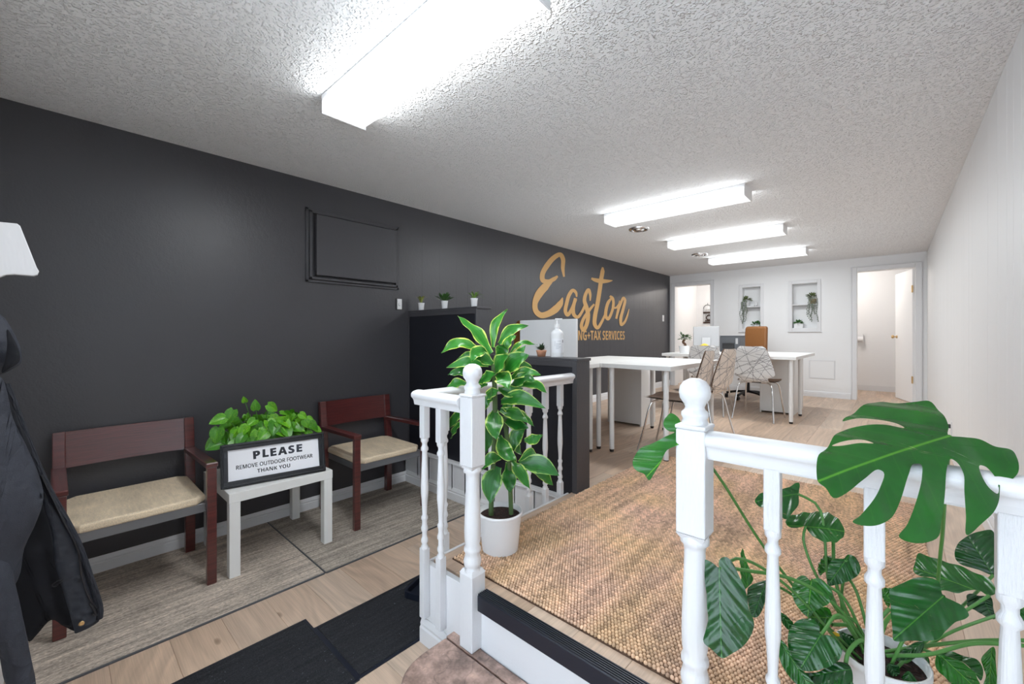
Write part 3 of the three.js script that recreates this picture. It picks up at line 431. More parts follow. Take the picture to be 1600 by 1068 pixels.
const balGeo = merge(rbx(-.0155, .0155, .855, .99, -.0155, .0155, .003), lathe([[.0155, .857], [.016, .85], [.0155, .842], [.0105, .835], [.0105, .825], [.0155, .815], [.0155, .806], [.0105, .8], [.0115, .78], [.0135, .72], [.0155, .66], [.0155, .63], [.0125, .6], [.0105, .565], [.0095, .54], [.014, .532], [.014, .524], [.0105, .516], [.0105, .50], [.0145, .488], [.0145, .478], [.010, .47], [.0105, .45], [.0145, .44], [.0145, .43], [.010, .42], [.015, .412], [.0155, .4]], 18), rbx(-.0155, .0155, .12, .405, -.0155, .0155, .003));
const railShape = () => { const s = new THREE.Shape(); s.moveTo(-.018, 0); s.lineTo(.018, 0); s.lineTo(.02, .008); s.quadraticCurveTo(.022, .024, .031, .03); s.quadraticCurveTo(.036, .036, .034, .046); s.quadraticCurveTo(.03, .058, 0, .06); s.quadraticCurveTo(-.03, .058, -.034, .046); s.quadraticCurveTo(-.036, .036, -.031, .03); s.quadraticCurveTo(-.022, .024, -.02, .008); s.lineTo(-.018, 0); return s; };
const rail = (len) => new THREE.ExtrudeGeometry(railShape(), { depth: len, bevelEnabled: false, curveSegments: 6 }); // along +z
{
  const t = thing('balustrade', 'white corner railing with turned balusters beside the variegated plant', 'railing', [-1.3, 0, -1.05]);
  newel(t, -1.149, -1.046, .132);
  let g = rail(1.09); g.translate(-1.442, .99, -2.118); const h = rail(.29); h.rotateY(Math.PI / 2); h.translate(-1.476, .99, -1.035); wpart('handrail', merge(g, h), M.trim, t);
  const put = (x, z) => { const m = part('baluster', balGeo, M.trim, t); m.position.set(x + 1.3, 0, z + 1.05); };
  put(-1.425, -1.032); put(-1.318, -1.032); for (let i = 0; i < 7; i++) put(-1.467, -2.04 + i * .145);
}
{
  const t = thing('balustrade', 'white straight railing with turned balusters in front of the large split leaf plant', 'railing', [0, 0, -1.05]);
  newel(t, -.356, -1.054, .132); const h = rail(XR + .322); h.rotateY(Math.PI / 2); h.translate(-.322, .99, -1.054); wpart('handrail', h, M.trim, t);
  for (const x of [-.192, -.025, .1425, .31]) { const m = part('baluster', balGeo, M.trim, t); m.position.set(x, 0, -.004); }
  wpart('lower_filler', rbx(-.322, XR, .985, .992, -1.068, -1.04, .001), M.trim, t);
}
{ // ribbed black edge of the raised floor and the brown step
  const t = struct('trim_3', rbx(-1.113, -.39, .278, .336, -1.086, -1.036, .004), M.rubber, 'black rubber stair nosing'); for (let i = 0; i < 6; i++) part('rib', rbx(-1.112, -.391, .336, .3405, -1.083 + i * .0078, -1.0785 + i * .0078, .001), M.rubber, t);
  const map = dataTex(512, 512, (x, y) => { const a = N1(x * 9, y * 9, 9), b = N2(x * 22, y * 22, 22), c = N3(x * 80, y * 80, 80), v = 1 - sstep(.0, .05, Math.abs(N1(x * 6 + 3, y * 6, 6) + N2(x * 14, y * 14, 14) * .5 - .75)), k = .72 + (a - .5) * .25 + (b - .5) * .2 + (c - .5) * .12 - v * .10, sp = N1(x * 150, y * 150, 150) > .985 ? .35 : 0; return [.86 * k + sp, .72 * k + sp, .66 * k + sp]; }, true, [2.2, 2.2]);
  const mt = std({ map, roughness: .3 }), side = std({ color: new THREE.Color().setRGB(.05, .03, .025), roughness: .45 });
  const st = thing('step', 'brown stone patterned step with rounded corner below the raised floor', 'step', [-.8, 0, -.9]);
  const s = new THREE.Shape(); s.moveTo(-.45, -.1); s.lineTo(-.45, -.02); s.quadraticCurveTo(-.45, .14, -.29, .16); s.lineTo(.45, .16); s.lineTo(.45, -.1); s.lineTo(-.45, -.1); // y is towards the room's front
  const g = new THREE.ExtrudeGeometry(s, { depth: .02, bevelEnabled: true, bevelSize: .008, bevelThickness: .008, bevelSegments: 3, curveSegments: 12 }); g.rotateX(Math.PI / 2); g.translate(0, .122, 0); part('tread', uvBox(g), mt, st);
  part('back_strip', uvBox(rbx(-.46, .455, .095, .13, -.155, -.112, .003)), mt, st);
  const u = new THREE.ExtrudeGeometry(s, { depth: .09, bevelEnabled: false, curveSegments: 12 }); u.scale(.97, .95, 1); u.rotateX(Math.PI / 2); u.translate(0, .092, 0); part('riser', u, side, st); part('rear_support', bx(-.45, .45, 0, .094, -.15, -.1), side, st);
}

// ---------------------------------------------------------------- dracaena in the white pot
function ribbon(pts, w, face, o = {}) { // long pointed leaf along pts (room coordinates), `face` is the way its surface looks
  const c = new THREE.CatmullRomCurve3(pts), n = 14, m = 4, P = [], U = [], I = [], fold = o.fold ?? .22, wav = o.wave ?? .004, ph = o.phase ?? 0, up = face.clone().normalize();
  for (let i = 0; i <= n; i++) { const s = i / n, p = c.getPoint(s), tg = c.getTangent(s), f = up.clone().applyAxisAngle(tg, (o.twist ?? 0) * s), nn = f.addScaledVector(tg, -f.dot(tg)).normalize(), side = tg.clone().cross(nn), hw = w * .5 * (s < .42 ? lerp(.34, 1, sstep(0, .42, s)) : Math.pow(Math.max(0, 1 - Math.pow((s - .42) / .58, 1.7)), 1.05));
    for (let j = 0; j <= m; j++) { const a = j / m * 2 - 1, q = p.clone().addScaledVector(side, a * hw).addScaledVector(nn, Math.abs(a) * hw * fold * (1 - .6 * s) + Math.sin(s * 15 + ph + a) * wav * Math.abs(a)); P.push(q.x, q.y, q.z); U.push(j / m, s); if (i < n && j < m) { const k = i * (m + 1) + j; I.push(k, k + 1, k + m + 1, k + 1, k + m + 2, k + m + 1); } } }
  const g = new THREE.BufferGeometry(); g.setAttribute('position', new THREE.Float32BufferAttribute(P, 3)); g.setAttribute('uv', new THREE.Float32BufferAttribute(U, 2)); g.setIndex(I); g.computeVertexNormals(); return g;
}
{
  const bladeMap = dataTex(256, 256, (x, y) => { const m = Math.abs(x - .5) * 2, e = .82 + (N1(x * 2, y * 12, 2, 12) - .5) * .2, st = N2(x * 46, y * 3, 46, 3), rim = sstep(e, e + .08, m), inn = sstep(.3, .6, m) * (st > .68 ? .55 : 0); const k = clamp(rim + inn * .6); return [lerp(.15 + st * .07, .84, k), lerp(.42 + st * .14, .90, k), lerp(.14 + st * .03, .45, k)]; });
  const BL = [[1, 1, 1], [.66, .76, .74], [1, .98, .7], [.42, .58, .64]].map((c) => doubles(std({ map: bladeMap, color: new THREE.Color().setRGB(...c), roughness: .28 })));
  const cx = -1.28, cz = -1.33, t = thing('potted_dracaena', 'tall variegated green dracaena in a ribbed white pot on the rug', 'plant', [cx, PL + .01, cz]), T0 = 1.846;
  const pr = []; // ribbed pot
  const pot = lathe([[0, .004], [.074, 0], [.079, .004], [.093, .155], [.098, .158], [.098, .17], [.091, .17], [.089, .145], [0, .145]], 96), pp = pot.attributes.position; for (let i = 0; i < pp.count; i++) { const x = pp.getX(i), y = pp.getY(i), z = pp.getZ(i), rr = Math.hypot(x, z); if (rr > .07 && y > .01 && y < .13) { const a = Math.atan2(z, x), k = 1 + .012 * Math.cos(a * 32) * sstep(.01, .03, y) * (1 - sstep(.1, .13, y)); pp.setX(i, x * k); pp.setZ(i, z * k); } } pot.computeVertexNormals();
  part('pot', pot, doubles(M.pot), t, 'ribbed white plastic pot'); part('soil', cyl(.09, .09, .006, 0, .142, 0, 32), M.soil, t);
  const at = (x, y, d = 0) => deep(680 + x / 3.05, 470 + y / 3.05, T0 + d);
  const cane = std({ color: new THREE.Color().setRGB(.09, .16, .05), roughness: .6, bumpMap: grey(64, 256, (x, y) => (Math.sin(y * 6.283 * 18) > .8 ? 0 : 1)), bumpScale: .004 });
  wpart('cane', tube([at(266, 1030), at(268, 930), at(280, 700), at(285, 480), at(278, 300)], .011, 30, 10), cane, t); wpart('cane', tube([at(362, 1015), at(358, 900), at(350, 720), at(330, 560)], .010, 24, 10), cane, t);
  const r = rng(9), face0 = V3(.62, .45, .62);
  // [base, middle, tip] in an enlarged crop of the plant, width, depth of the tip in front of (-) or behind (+) the cane, tone
  const L = [[265, 250, 195, 150, 105, 72, 46, .02, 0], [275, 220, 288, 110, 345, 38, 30, 0, 2], [305, 205, 360, 138, 446, 116, 36, .03, 0], [215, 230, 105, 200, 28, 247, 38, -.02, 2], [250, 235, 195, 245, 172, 290, 40, -.07, 0], [235, 270, 160, 262, 100, 282, 32, .02, 2], [255, 305, 150, 290, 53, 318, 36, -.02, 0], [190, 350, 120, 335, 60, 352, 38, 0, 3], [282, 338, 312, 292, 347, 256, 58, -.07, 1], [335, 345, 380, 285, 447, 255, 62, -.04, 1], [325, 250, 350, 190, 388, 162, 30, -.02, 2], [350, 255, 410, 200, 488, 208, 18, .03, 2], [345, 275, 400, 245, 432, 212, 26, 0, 0], [210, 390, 248, 362, 292, 345, 42, -.09, 1], [296, 352, 328, 372, 352, 420, 54, -.1, 0], [350, 372, 430, 338, 505, 352, 36, -.02, 0], [365, 408, 425, 368, 478, 380, 46, -.05, 3], [395, 405, 480, 398, 535, 440, 34, 0, 0], [248, 462, 270, 438, 306, 428, 36, -.08, 0], [315, 482, 400, 458, 528, 512, 50, -.06, 1], [310, 520, 380, 540, 442, 578, 46, -.05, 1], [320, 560, 390, 590, 445, 604, 42, -.03, 3], [355, 515, 420, 550, 472, 596, 28, 0, 0], [285, 520, 282, 590, 291, 662, 58, -.09, 1], [305, 640, 335, 720, 388, 758, 52, -.09, 1], [368, 712, 388, 640, 432, 598, 46, 0, 1], [425, 665, 468, 660, 512, 638, 36, 0, 0], [312, 745, 262, 752, 222, 808, 40, -.03, 1], [300, 790, 268, 870, 262, 968, 66, -.06, 3], [345, 790, 352, 850, 358, 916, 50, -.05, 3], [368, 765, 405, 820, 453, 898, 46, -.07, 1], [400, 778, 500, 778, 592, 832, 60, -.05, 3], [470, 815, 525, 840, 560, 878, 34, .04, 1], [400, 770, 460, 725, 486, 752, 36, .05, 0], [150, 510, 95, 560, 64, 606, 34, .06, 1], [140, 570, 95, 610, 74, 656, 22, .06, 1], [245, 560, 250, 650, 243, 726, 38, -.02, 3], [150, 395, 100, 392, 52, 420, 34, .02, 0], [275, 300, 225, 270, 180, 262, 40, -.03, 1], [300, 260, 320, 225, 325, 205, 46, -.05, 1], [330, 330, 300, 300, 290, 250, 36, .02, 1], [350, 320, 420, 310, 468, 330, 36, .03, 0], [300, 420, 360, 430, 420, 415, 40, -.02, 1], [280, 460, 240, 480, 225, 540, 36, .02, 1], [330, 660, 380, 690, 415, 740, 36, .04, 1], [330, 720, 360, 760, 330, 830, 38, .03, 1], [250, 400, 190, 400, 140, 420, 34, .05, 1], [320, 500, 345, 505, 370, 480, 34, .0, 0], [360, 440, 410, 445, 450, 470, 34, .02, 0]];
  L.forEach(([a, b, c, d, e, f, w, dz, m], i) => { const q = [at(a, b, 0), at(c, d, dz * .6), at(e, f, dz)]; const wm = w / 3.05 * T0 / FPX * 1.5; wpart('leaf', ribbon(q, wm, face0.clone().add(V3((r() - .5) * .7, (r() - .5) * .5, (r() - .5) * .7)), { phase: i, twist: (r() - .5) * .5, fold: .3, wave: .003 + r() * .003 }), BL[m], t); });
}

// ---------------------------------------------------------------- monstera
const monMap = dataTex(512, 512, (x, y) => { // rib up the middle, side veins sweeping towards the tip
  const m = Math.abs(x - .5), rib = 1 - sstep(.003, .011, m), vy = y - m * .75, ph = (vy * 8) % 1, d = Math.abs(ph - .5), vein = (1 - sstep(.0, .06, d)) * .5 * (1 - sstep(.3, .5, m)), n = N1(x * 7, y * 7, 7), f = N2(x * 40, y * 40, 40), k = clamp(rib * .8 + vein * .2); return [lerp(.10 + n * .06, .45, k), lerp(.34 + n * .09 + f * .02, .68, k), lerp(.12 + n * .03, .22, k)]; });
const monBump = grey(256, 256, (x, y) => { const m = Math.abs(x - .5), vy = y - m * .75, ph = (vy * 8) % 1; return .5 + .4 * Math.cos(ph * 6.283) * (1 - sstep(.35, .5, m)) - .4 * (1 - sstep(.0, .03, m)); });
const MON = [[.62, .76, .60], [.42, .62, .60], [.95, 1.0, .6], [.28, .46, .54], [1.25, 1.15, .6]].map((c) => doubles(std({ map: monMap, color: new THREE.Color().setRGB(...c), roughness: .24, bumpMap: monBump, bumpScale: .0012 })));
function tracedLeaf(outline, base, tip, t, n, bend, holes = [], fold = .0) {
  // photo outline laid on a plane that crosses the base's line of sight at depth t and looks along n
  const C = deep(base[0], base[1], t), nn = n.clone().normalize(), hit = ([u, v]) => { const d = dir(u, v), o = V3(0, EYE, 0), k = C.clone().sub(o).dot(nn) / d.dot(nn); return o.addScaledVector(d, k); };
  const T = hit(tip), ey = T.clone().sub(C).normalize(), ex = ey.clone().cross(nn), len = T.distanceTo(C), to2 = (q) => { const p = hit(q).sub(C); return new THREE.Vector2(p.dot(ex), p.dot(ey)); };
  const smooth = (pts) => { const c = new THREE.CatmullRomCurve3(pts.map((q) => { const p = to2(q); return V3(p.x, p.y, 0); }), true, 'centripetal'); return c.getPoints(pts.length * 5).slice(0, -1).map((p) => new THREE.Vector2(p.x, p.y)); };
  const sh = new THREE.Shape(smooth(outline)); for (const h of holes) sh.holes.push(new THREE.Path(smooth(h)));
  let g = new TessellateModifier(len * .07, 7).modify(new THREE.ShapeGeometry(sh)); g.deleteAttribute('normal'); g.deleteAttribute('uv'); g = mergeVertices(g, 1e-5);
  let hw = 0; const p = g.attributes.position; for (let i = 0; i < p.count; i++) hw = Math.max(hw, Math.abs(p.getX(i)));
  const uv = new Float32Array(p.count * 2), out = new Float32Array(p.count * 3);
  for (let i = 0; i < p.count; i++) { const x = p.getX(i), y = p.getY(i), z = -bend * (x * x / hw + y * y / len * .5) + fold * Math.abs(x) + Math.sin(y / len * 19 - Math.abs(x) / hw * 6) * .0032 * Math.min(1, Math.abs(x) / hw * 2); const q = C.clone().addScaledVector(ex, x).addScaledVector(ey, y).addScaledVector(nn, z); out.set([q.x, q.y, q.z], i * 3); uv[i * 2] = .5 + .48 * x / hw; uv[i * 2 + 1] = .04 + .92 * clamp(y / len, -.1, 1); }
  g.setAttribute('position', new THREE.BufferAttribute(out, 3)); g.setAttribute('uv', new THREE.BufferAttribute(uv, 2)); g.computeVertexNormals(); return { g, C };
}
{
  const cx = -.02, cz = -1.37, t = thing('potted_monstera', 'large green split leaf monstera in a white pot behind the straight railing', 'plant', [cx, PL + .008, cz]);
  part('pot', lathe([[0, .003], [.066, 0], [.07, .004], [.088, .145], [.091, .148], [.091, .162], [.085, .162], [.082, .135], [0, .135]], 40), doubles(M.pot), t, 'white plastic pot'); part('soil', cyl(.083, .083, .006, 0, .132, 0, 32), M.soil, t);
  const P0 = V3(cx, PL + .135, cz), up = V3(.25, .75, .6);
  const add = (o, base, tip, d, n, bend, m, holes, fold, stalk) => { const { g, C } = tracedLeaf(o, base, tip, d, n, bend, holes, fold); const l = wpart('leaf', g, MON[m], t); const r0 = P0.clone().add(V3((C.x - cx) * .12, 0, (C.z - cz) * .12)); if (stalk !== 0) wpart('petiole', tube(stalk ? [r0, ...stalk.map((q) => deep(...q)), C] : [r0, r0.clone().lerp(C, .5).add(V3(0, .04 + C.distanceTo(r0) * .12, 0)), C], .0036, 18, 7), M.petiole, t); };
  // the big leaf hanging over the handrail
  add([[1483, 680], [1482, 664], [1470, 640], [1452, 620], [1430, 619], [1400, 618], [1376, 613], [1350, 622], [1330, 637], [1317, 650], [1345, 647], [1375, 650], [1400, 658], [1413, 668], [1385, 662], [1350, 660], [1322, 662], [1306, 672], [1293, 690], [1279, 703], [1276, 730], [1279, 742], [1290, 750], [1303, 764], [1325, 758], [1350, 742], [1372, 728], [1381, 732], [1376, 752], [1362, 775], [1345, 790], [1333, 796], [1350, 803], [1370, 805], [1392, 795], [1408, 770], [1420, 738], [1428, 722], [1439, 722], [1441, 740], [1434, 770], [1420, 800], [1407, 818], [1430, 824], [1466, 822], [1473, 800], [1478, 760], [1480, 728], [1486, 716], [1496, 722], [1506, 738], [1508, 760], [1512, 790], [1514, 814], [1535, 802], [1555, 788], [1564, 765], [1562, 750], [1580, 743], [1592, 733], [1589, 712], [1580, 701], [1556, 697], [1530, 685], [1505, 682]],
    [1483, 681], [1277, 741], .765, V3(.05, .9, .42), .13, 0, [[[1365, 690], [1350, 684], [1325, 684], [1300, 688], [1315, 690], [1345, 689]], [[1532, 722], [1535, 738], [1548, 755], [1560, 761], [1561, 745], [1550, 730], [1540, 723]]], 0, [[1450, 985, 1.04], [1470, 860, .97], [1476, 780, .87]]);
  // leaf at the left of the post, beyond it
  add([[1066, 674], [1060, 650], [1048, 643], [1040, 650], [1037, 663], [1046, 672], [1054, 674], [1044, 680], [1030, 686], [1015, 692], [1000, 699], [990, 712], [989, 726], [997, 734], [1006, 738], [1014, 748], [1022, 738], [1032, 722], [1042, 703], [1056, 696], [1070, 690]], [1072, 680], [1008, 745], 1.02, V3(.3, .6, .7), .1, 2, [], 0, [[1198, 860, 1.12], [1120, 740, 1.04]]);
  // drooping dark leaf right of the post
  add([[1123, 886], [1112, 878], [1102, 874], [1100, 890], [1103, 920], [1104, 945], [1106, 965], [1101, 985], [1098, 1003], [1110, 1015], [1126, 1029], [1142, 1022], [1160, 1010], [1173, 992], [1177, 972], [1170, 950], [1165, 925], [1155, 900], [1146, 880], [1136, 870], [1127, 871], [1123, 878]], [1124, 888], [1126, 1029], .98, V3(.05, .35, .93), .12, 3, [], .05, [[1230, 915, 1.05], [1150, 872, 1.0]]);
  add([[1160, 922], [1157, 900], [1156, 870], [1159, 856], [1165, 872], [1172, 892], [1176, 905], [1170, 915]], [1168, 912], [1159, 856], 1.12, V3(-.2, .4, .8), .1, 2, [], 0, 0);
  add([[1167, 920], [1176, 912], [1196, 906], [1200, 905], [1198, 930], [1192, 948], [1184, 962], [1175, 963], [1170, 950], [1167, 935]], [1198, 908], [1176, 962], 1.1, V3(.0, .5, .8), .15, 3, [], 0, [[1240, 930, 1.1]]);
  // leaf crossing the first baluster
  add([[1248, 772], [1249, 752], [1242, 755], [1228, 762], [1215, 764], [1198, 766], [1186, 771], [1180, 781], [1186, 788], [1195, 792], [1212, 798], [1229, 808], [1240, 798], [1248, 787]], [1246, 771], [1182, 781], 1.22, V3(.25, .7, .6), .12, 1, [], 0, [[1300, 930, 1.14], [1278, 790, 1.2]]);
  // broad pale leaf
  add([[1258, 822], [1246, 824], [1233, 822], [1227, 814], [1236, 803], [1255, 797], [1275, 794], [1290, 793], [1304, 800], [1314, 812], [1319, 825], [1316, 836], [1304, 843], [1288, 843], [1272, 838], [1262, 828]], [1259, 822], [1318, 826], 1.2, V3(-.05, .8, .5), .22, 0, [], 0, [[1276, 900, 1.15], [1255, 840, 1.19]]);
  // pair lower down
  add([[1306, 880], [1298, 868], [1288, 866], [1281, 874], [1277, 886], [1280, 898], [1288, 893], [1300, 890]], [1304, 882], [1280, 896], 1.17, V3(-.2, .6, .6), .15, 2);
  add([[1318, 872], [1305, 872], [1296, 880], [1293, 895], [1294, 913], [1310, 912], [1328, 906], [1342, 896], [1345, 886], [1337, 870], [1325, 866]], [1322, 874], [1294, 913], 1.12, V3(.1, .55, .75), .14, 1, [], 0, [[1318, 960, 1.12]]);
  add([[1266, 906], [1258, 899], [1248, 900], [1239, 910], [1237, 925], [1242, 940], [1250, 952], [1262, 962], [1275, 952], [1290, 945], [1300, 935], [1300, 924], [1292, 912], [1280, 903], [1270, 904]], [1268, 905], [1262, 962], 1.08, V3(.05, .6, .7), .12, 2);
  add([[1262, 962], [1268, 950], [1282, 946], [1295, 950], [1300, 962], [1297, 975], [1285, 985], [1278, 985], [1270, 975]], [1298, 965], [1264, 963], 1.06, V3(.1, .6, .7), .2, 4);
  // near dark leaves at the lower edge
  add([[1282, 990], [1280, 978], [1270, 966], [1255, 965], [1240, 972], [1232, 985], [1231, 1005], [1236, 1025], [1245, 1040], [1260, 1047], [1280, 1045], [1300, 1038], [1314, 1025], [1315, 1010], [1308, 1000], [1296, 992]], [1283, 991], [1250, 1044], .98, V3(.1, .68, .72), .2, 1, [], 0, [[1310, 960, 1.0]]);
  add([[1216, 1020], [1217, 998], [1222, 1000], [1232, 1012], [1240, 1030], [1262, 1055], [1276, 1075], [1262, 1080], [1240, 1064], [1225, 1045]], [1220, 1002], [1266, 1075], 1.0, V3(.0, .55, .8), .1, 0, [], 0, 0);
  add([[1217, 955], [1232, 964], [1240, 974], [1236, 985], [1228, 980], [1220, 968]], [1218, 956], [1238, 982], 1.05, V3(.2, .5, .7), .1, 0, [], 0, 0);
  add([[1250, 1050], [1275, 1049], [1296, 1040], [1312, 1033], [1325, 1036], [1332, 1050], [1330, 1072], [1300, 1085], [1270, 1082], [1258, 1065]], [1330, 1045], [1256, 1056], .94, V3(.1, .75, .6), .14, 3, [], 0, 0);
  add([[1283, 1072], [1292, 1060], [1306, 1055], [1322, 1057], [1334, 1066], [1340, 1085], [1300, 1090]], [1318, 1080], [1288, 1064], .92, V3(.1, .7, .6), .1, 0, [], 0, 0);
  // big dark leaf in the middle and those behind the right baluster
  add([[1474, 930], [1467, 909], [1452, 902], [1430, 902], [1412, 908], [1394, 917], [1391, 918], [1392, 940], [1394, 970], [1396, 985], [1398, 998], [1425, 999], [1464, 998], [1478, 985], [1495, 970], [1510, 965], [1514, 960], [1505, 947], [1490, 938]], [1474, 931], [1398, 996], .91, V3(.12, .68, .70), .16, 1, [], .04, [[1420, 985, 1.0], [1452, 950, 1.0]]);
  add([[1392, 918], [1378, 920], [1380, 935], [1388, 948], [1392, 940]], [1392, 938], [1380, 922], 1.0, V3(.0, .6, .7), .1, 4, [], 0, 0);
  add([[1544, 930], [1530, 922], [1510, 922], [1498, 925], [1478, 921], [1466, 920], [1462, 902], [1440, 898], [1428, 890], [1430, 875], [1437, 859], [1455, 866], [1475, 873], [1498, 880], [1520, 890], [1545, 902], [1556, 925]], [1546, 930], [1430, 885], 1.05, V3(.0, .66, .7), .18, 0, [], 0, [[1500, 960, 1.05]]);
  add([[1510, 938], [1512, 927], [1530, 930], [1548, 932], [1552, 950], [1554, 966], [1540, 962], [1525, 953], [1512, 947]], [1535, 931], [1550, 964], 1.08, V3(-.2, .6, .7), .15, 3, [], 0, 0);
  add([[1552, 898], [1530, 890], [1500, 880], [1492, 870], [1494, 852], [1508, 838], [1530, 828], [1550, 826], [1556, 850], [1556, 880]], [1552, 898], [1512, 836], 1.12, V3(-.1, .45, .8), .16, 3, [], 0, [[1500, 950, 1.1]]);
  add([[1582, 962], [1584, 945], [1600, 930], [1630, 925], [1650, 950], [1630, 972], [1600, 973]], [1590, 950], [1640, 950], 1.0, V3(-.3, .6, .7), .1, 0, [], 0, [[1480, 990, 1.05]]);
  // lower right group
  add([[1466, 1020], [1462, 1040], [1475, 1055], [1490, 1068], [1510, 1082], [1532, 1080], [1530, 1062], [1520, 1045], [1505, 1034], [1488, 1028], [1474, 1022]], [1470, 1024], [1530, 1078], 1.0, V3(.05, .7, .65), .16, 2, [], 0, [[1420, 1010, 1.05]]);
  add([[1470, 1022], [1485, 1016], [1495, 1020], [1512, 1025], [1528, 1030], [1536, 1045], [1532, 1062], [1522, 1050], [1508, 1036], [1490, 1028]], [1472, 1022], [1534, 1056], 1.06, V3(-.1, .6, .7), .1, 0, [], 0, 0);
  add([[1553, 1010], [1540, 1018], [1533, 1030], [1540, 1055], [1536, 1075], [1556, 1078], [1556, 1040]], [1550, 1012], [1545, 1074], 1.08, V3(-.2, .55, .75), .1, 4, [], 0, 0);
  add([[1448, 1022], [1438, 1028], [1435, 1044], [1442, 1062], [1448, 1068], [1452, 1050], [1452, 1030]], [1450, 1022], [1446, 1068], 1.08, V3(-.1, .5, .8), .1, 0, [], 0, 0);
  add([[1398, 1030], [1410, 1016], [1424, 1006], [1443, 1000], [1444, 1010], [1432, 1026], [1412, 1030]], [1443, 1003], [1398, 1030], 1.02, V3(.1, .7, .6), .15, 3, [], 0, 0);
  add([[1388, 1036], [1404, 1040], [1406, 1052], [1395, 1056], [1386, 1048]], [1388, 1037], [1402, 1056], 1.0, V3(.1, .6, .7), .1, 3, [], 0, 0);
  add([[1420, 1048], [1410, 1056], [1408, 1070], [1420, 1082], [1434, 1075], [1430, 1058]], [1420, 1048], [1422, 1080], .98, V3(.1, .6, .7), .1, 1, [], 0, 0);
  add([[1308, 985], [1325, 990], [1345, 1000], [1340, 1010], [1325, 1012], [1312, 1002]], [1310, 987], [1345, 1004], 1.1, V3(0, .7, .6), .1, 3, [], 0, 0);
  const y = new THREE.SphereGeometry(.006, 8, 6); y.scale(1.4, .7, 1); const q = deep(1306, 990, 1.06); y.translate(q.x, q.y, q.z); wpart('yellow_bud', y, std({ color: new THREE.Color().setRGB(.8, .5, .02), roughness: .5 }), t);
  // long runners
  for (const pts of [[[1365, 1020, 1.03], [1300, 940, 1.05], [1240, 905, 1.06], [1148, 888, 1.06]], [[1380, 1018, 1.04], [1450, 1008, 1.04], [1540, 1000, 1.03], [1610, 1000, 1.0]], [[1385, 1024, 1.02], [1450, 1022, 1.0], [1520, 1005, .99], [1600, 1008, .97]], [[1350, 1020, 1.05], [1335, 980, 1.06], [1300, 975, 1.06]], [[1362, 1024, 1.02], [1345, 1000, .99], [1325, 1020, .97], [1320, 1050, .96]], [[1350, 1010, 1.07], [1316, 940, 1.1], [1304, 900, 1.14], [1302, 846, 1.19]], [[1360, 1020, 1.04], [1370, 975, 1.06], [1390, 950, 1.06]], [[1370, 1020, 1.03], [1385, 970, 1.02], [1400, 955, 1.0]]]) wpart('runner', tube(pts.map((p) => deep(...p)), .0044, 22, 7), M.petiole, t);
}

// ---------------------------------------------------------------- winter jacket on the rack
function puff(outline, X, thick, R, wr = .006, seed = 0) { // cloth shape traced on the plane x = X, swelling to both sides
  const pts = outline.map(([u, v]) => { const p = onX(u, v, X); return new THREE.Vector2(-p.z, p.y); });
  const c = new THREE.CatmullRomCurve3(pts.map((p) => V3(p.x, p.y, 0)), true, 'centripetal').getPoints(pts.length * 4).slice(0, -1).map((p) => new THREE.Vector2(p.x, p.y));
  let g = new TessellateModifier(.022, 7).modify(new THREE.ShapeGeometry(new THREE.Shape(c))); g.deleteAttribute('normal'); g.deleteAttribute('uv'); g = mergeVertices(g, 1e-5);
  const p = g.attributes.position, gs = [];
  for (const s of [1, -1]) { const q = g.clone(), a = new Float32Array(p.count * 3), uv = new Float32Array(p.count * 2);
    for (let i = 0; i < p.count; i++) { const x = p.getX(i), y = p.getY(i); let d = 1; for (let k = 0; k < c.length; k++) { const A = c[k], B = c[(k + 1) % c.length], dx = B.x - A.x, dy = B.y - A.y, t = clamp(((x - A.x) * dx + (y - A.y) * dy) / (dx * dx + dy * dy + 1e-12)); d = Math.min(d, Math.hypot(x - A.x - dx * t, y - A.y - dy * t)); }
      const f = Math.min(1, d / R), h = thick * Math.sqrt(1 - (1 - f) * (1 - f)), w = (N1(x * 14 + seed, y * 9 + x * 12) - .5) * wr * 2.5 * f + (N2(x * 40 + seed, y * 22) - .5) * wr * f; a.set([X + s * (h + Math.max(-h, w)), y, -x], i * 3); uv[i * 2] = x; uv[i * 2 + 1] = y; }
    q.setAttribute('position', new THREE.BufferAttribute(a, 3)); q.setAttribute('uv', new THREE.BufferAttribute(uv, 2)); if (s < 0) { const I = q.index.array; for (let k = 0; k < I.length; k += 3) { const z = I[k]; I[k] = I[k + 1]; I[k + 1] = z; } } q.computeVertexNormals(); gs.push(q); }
  return merge(gs);
}
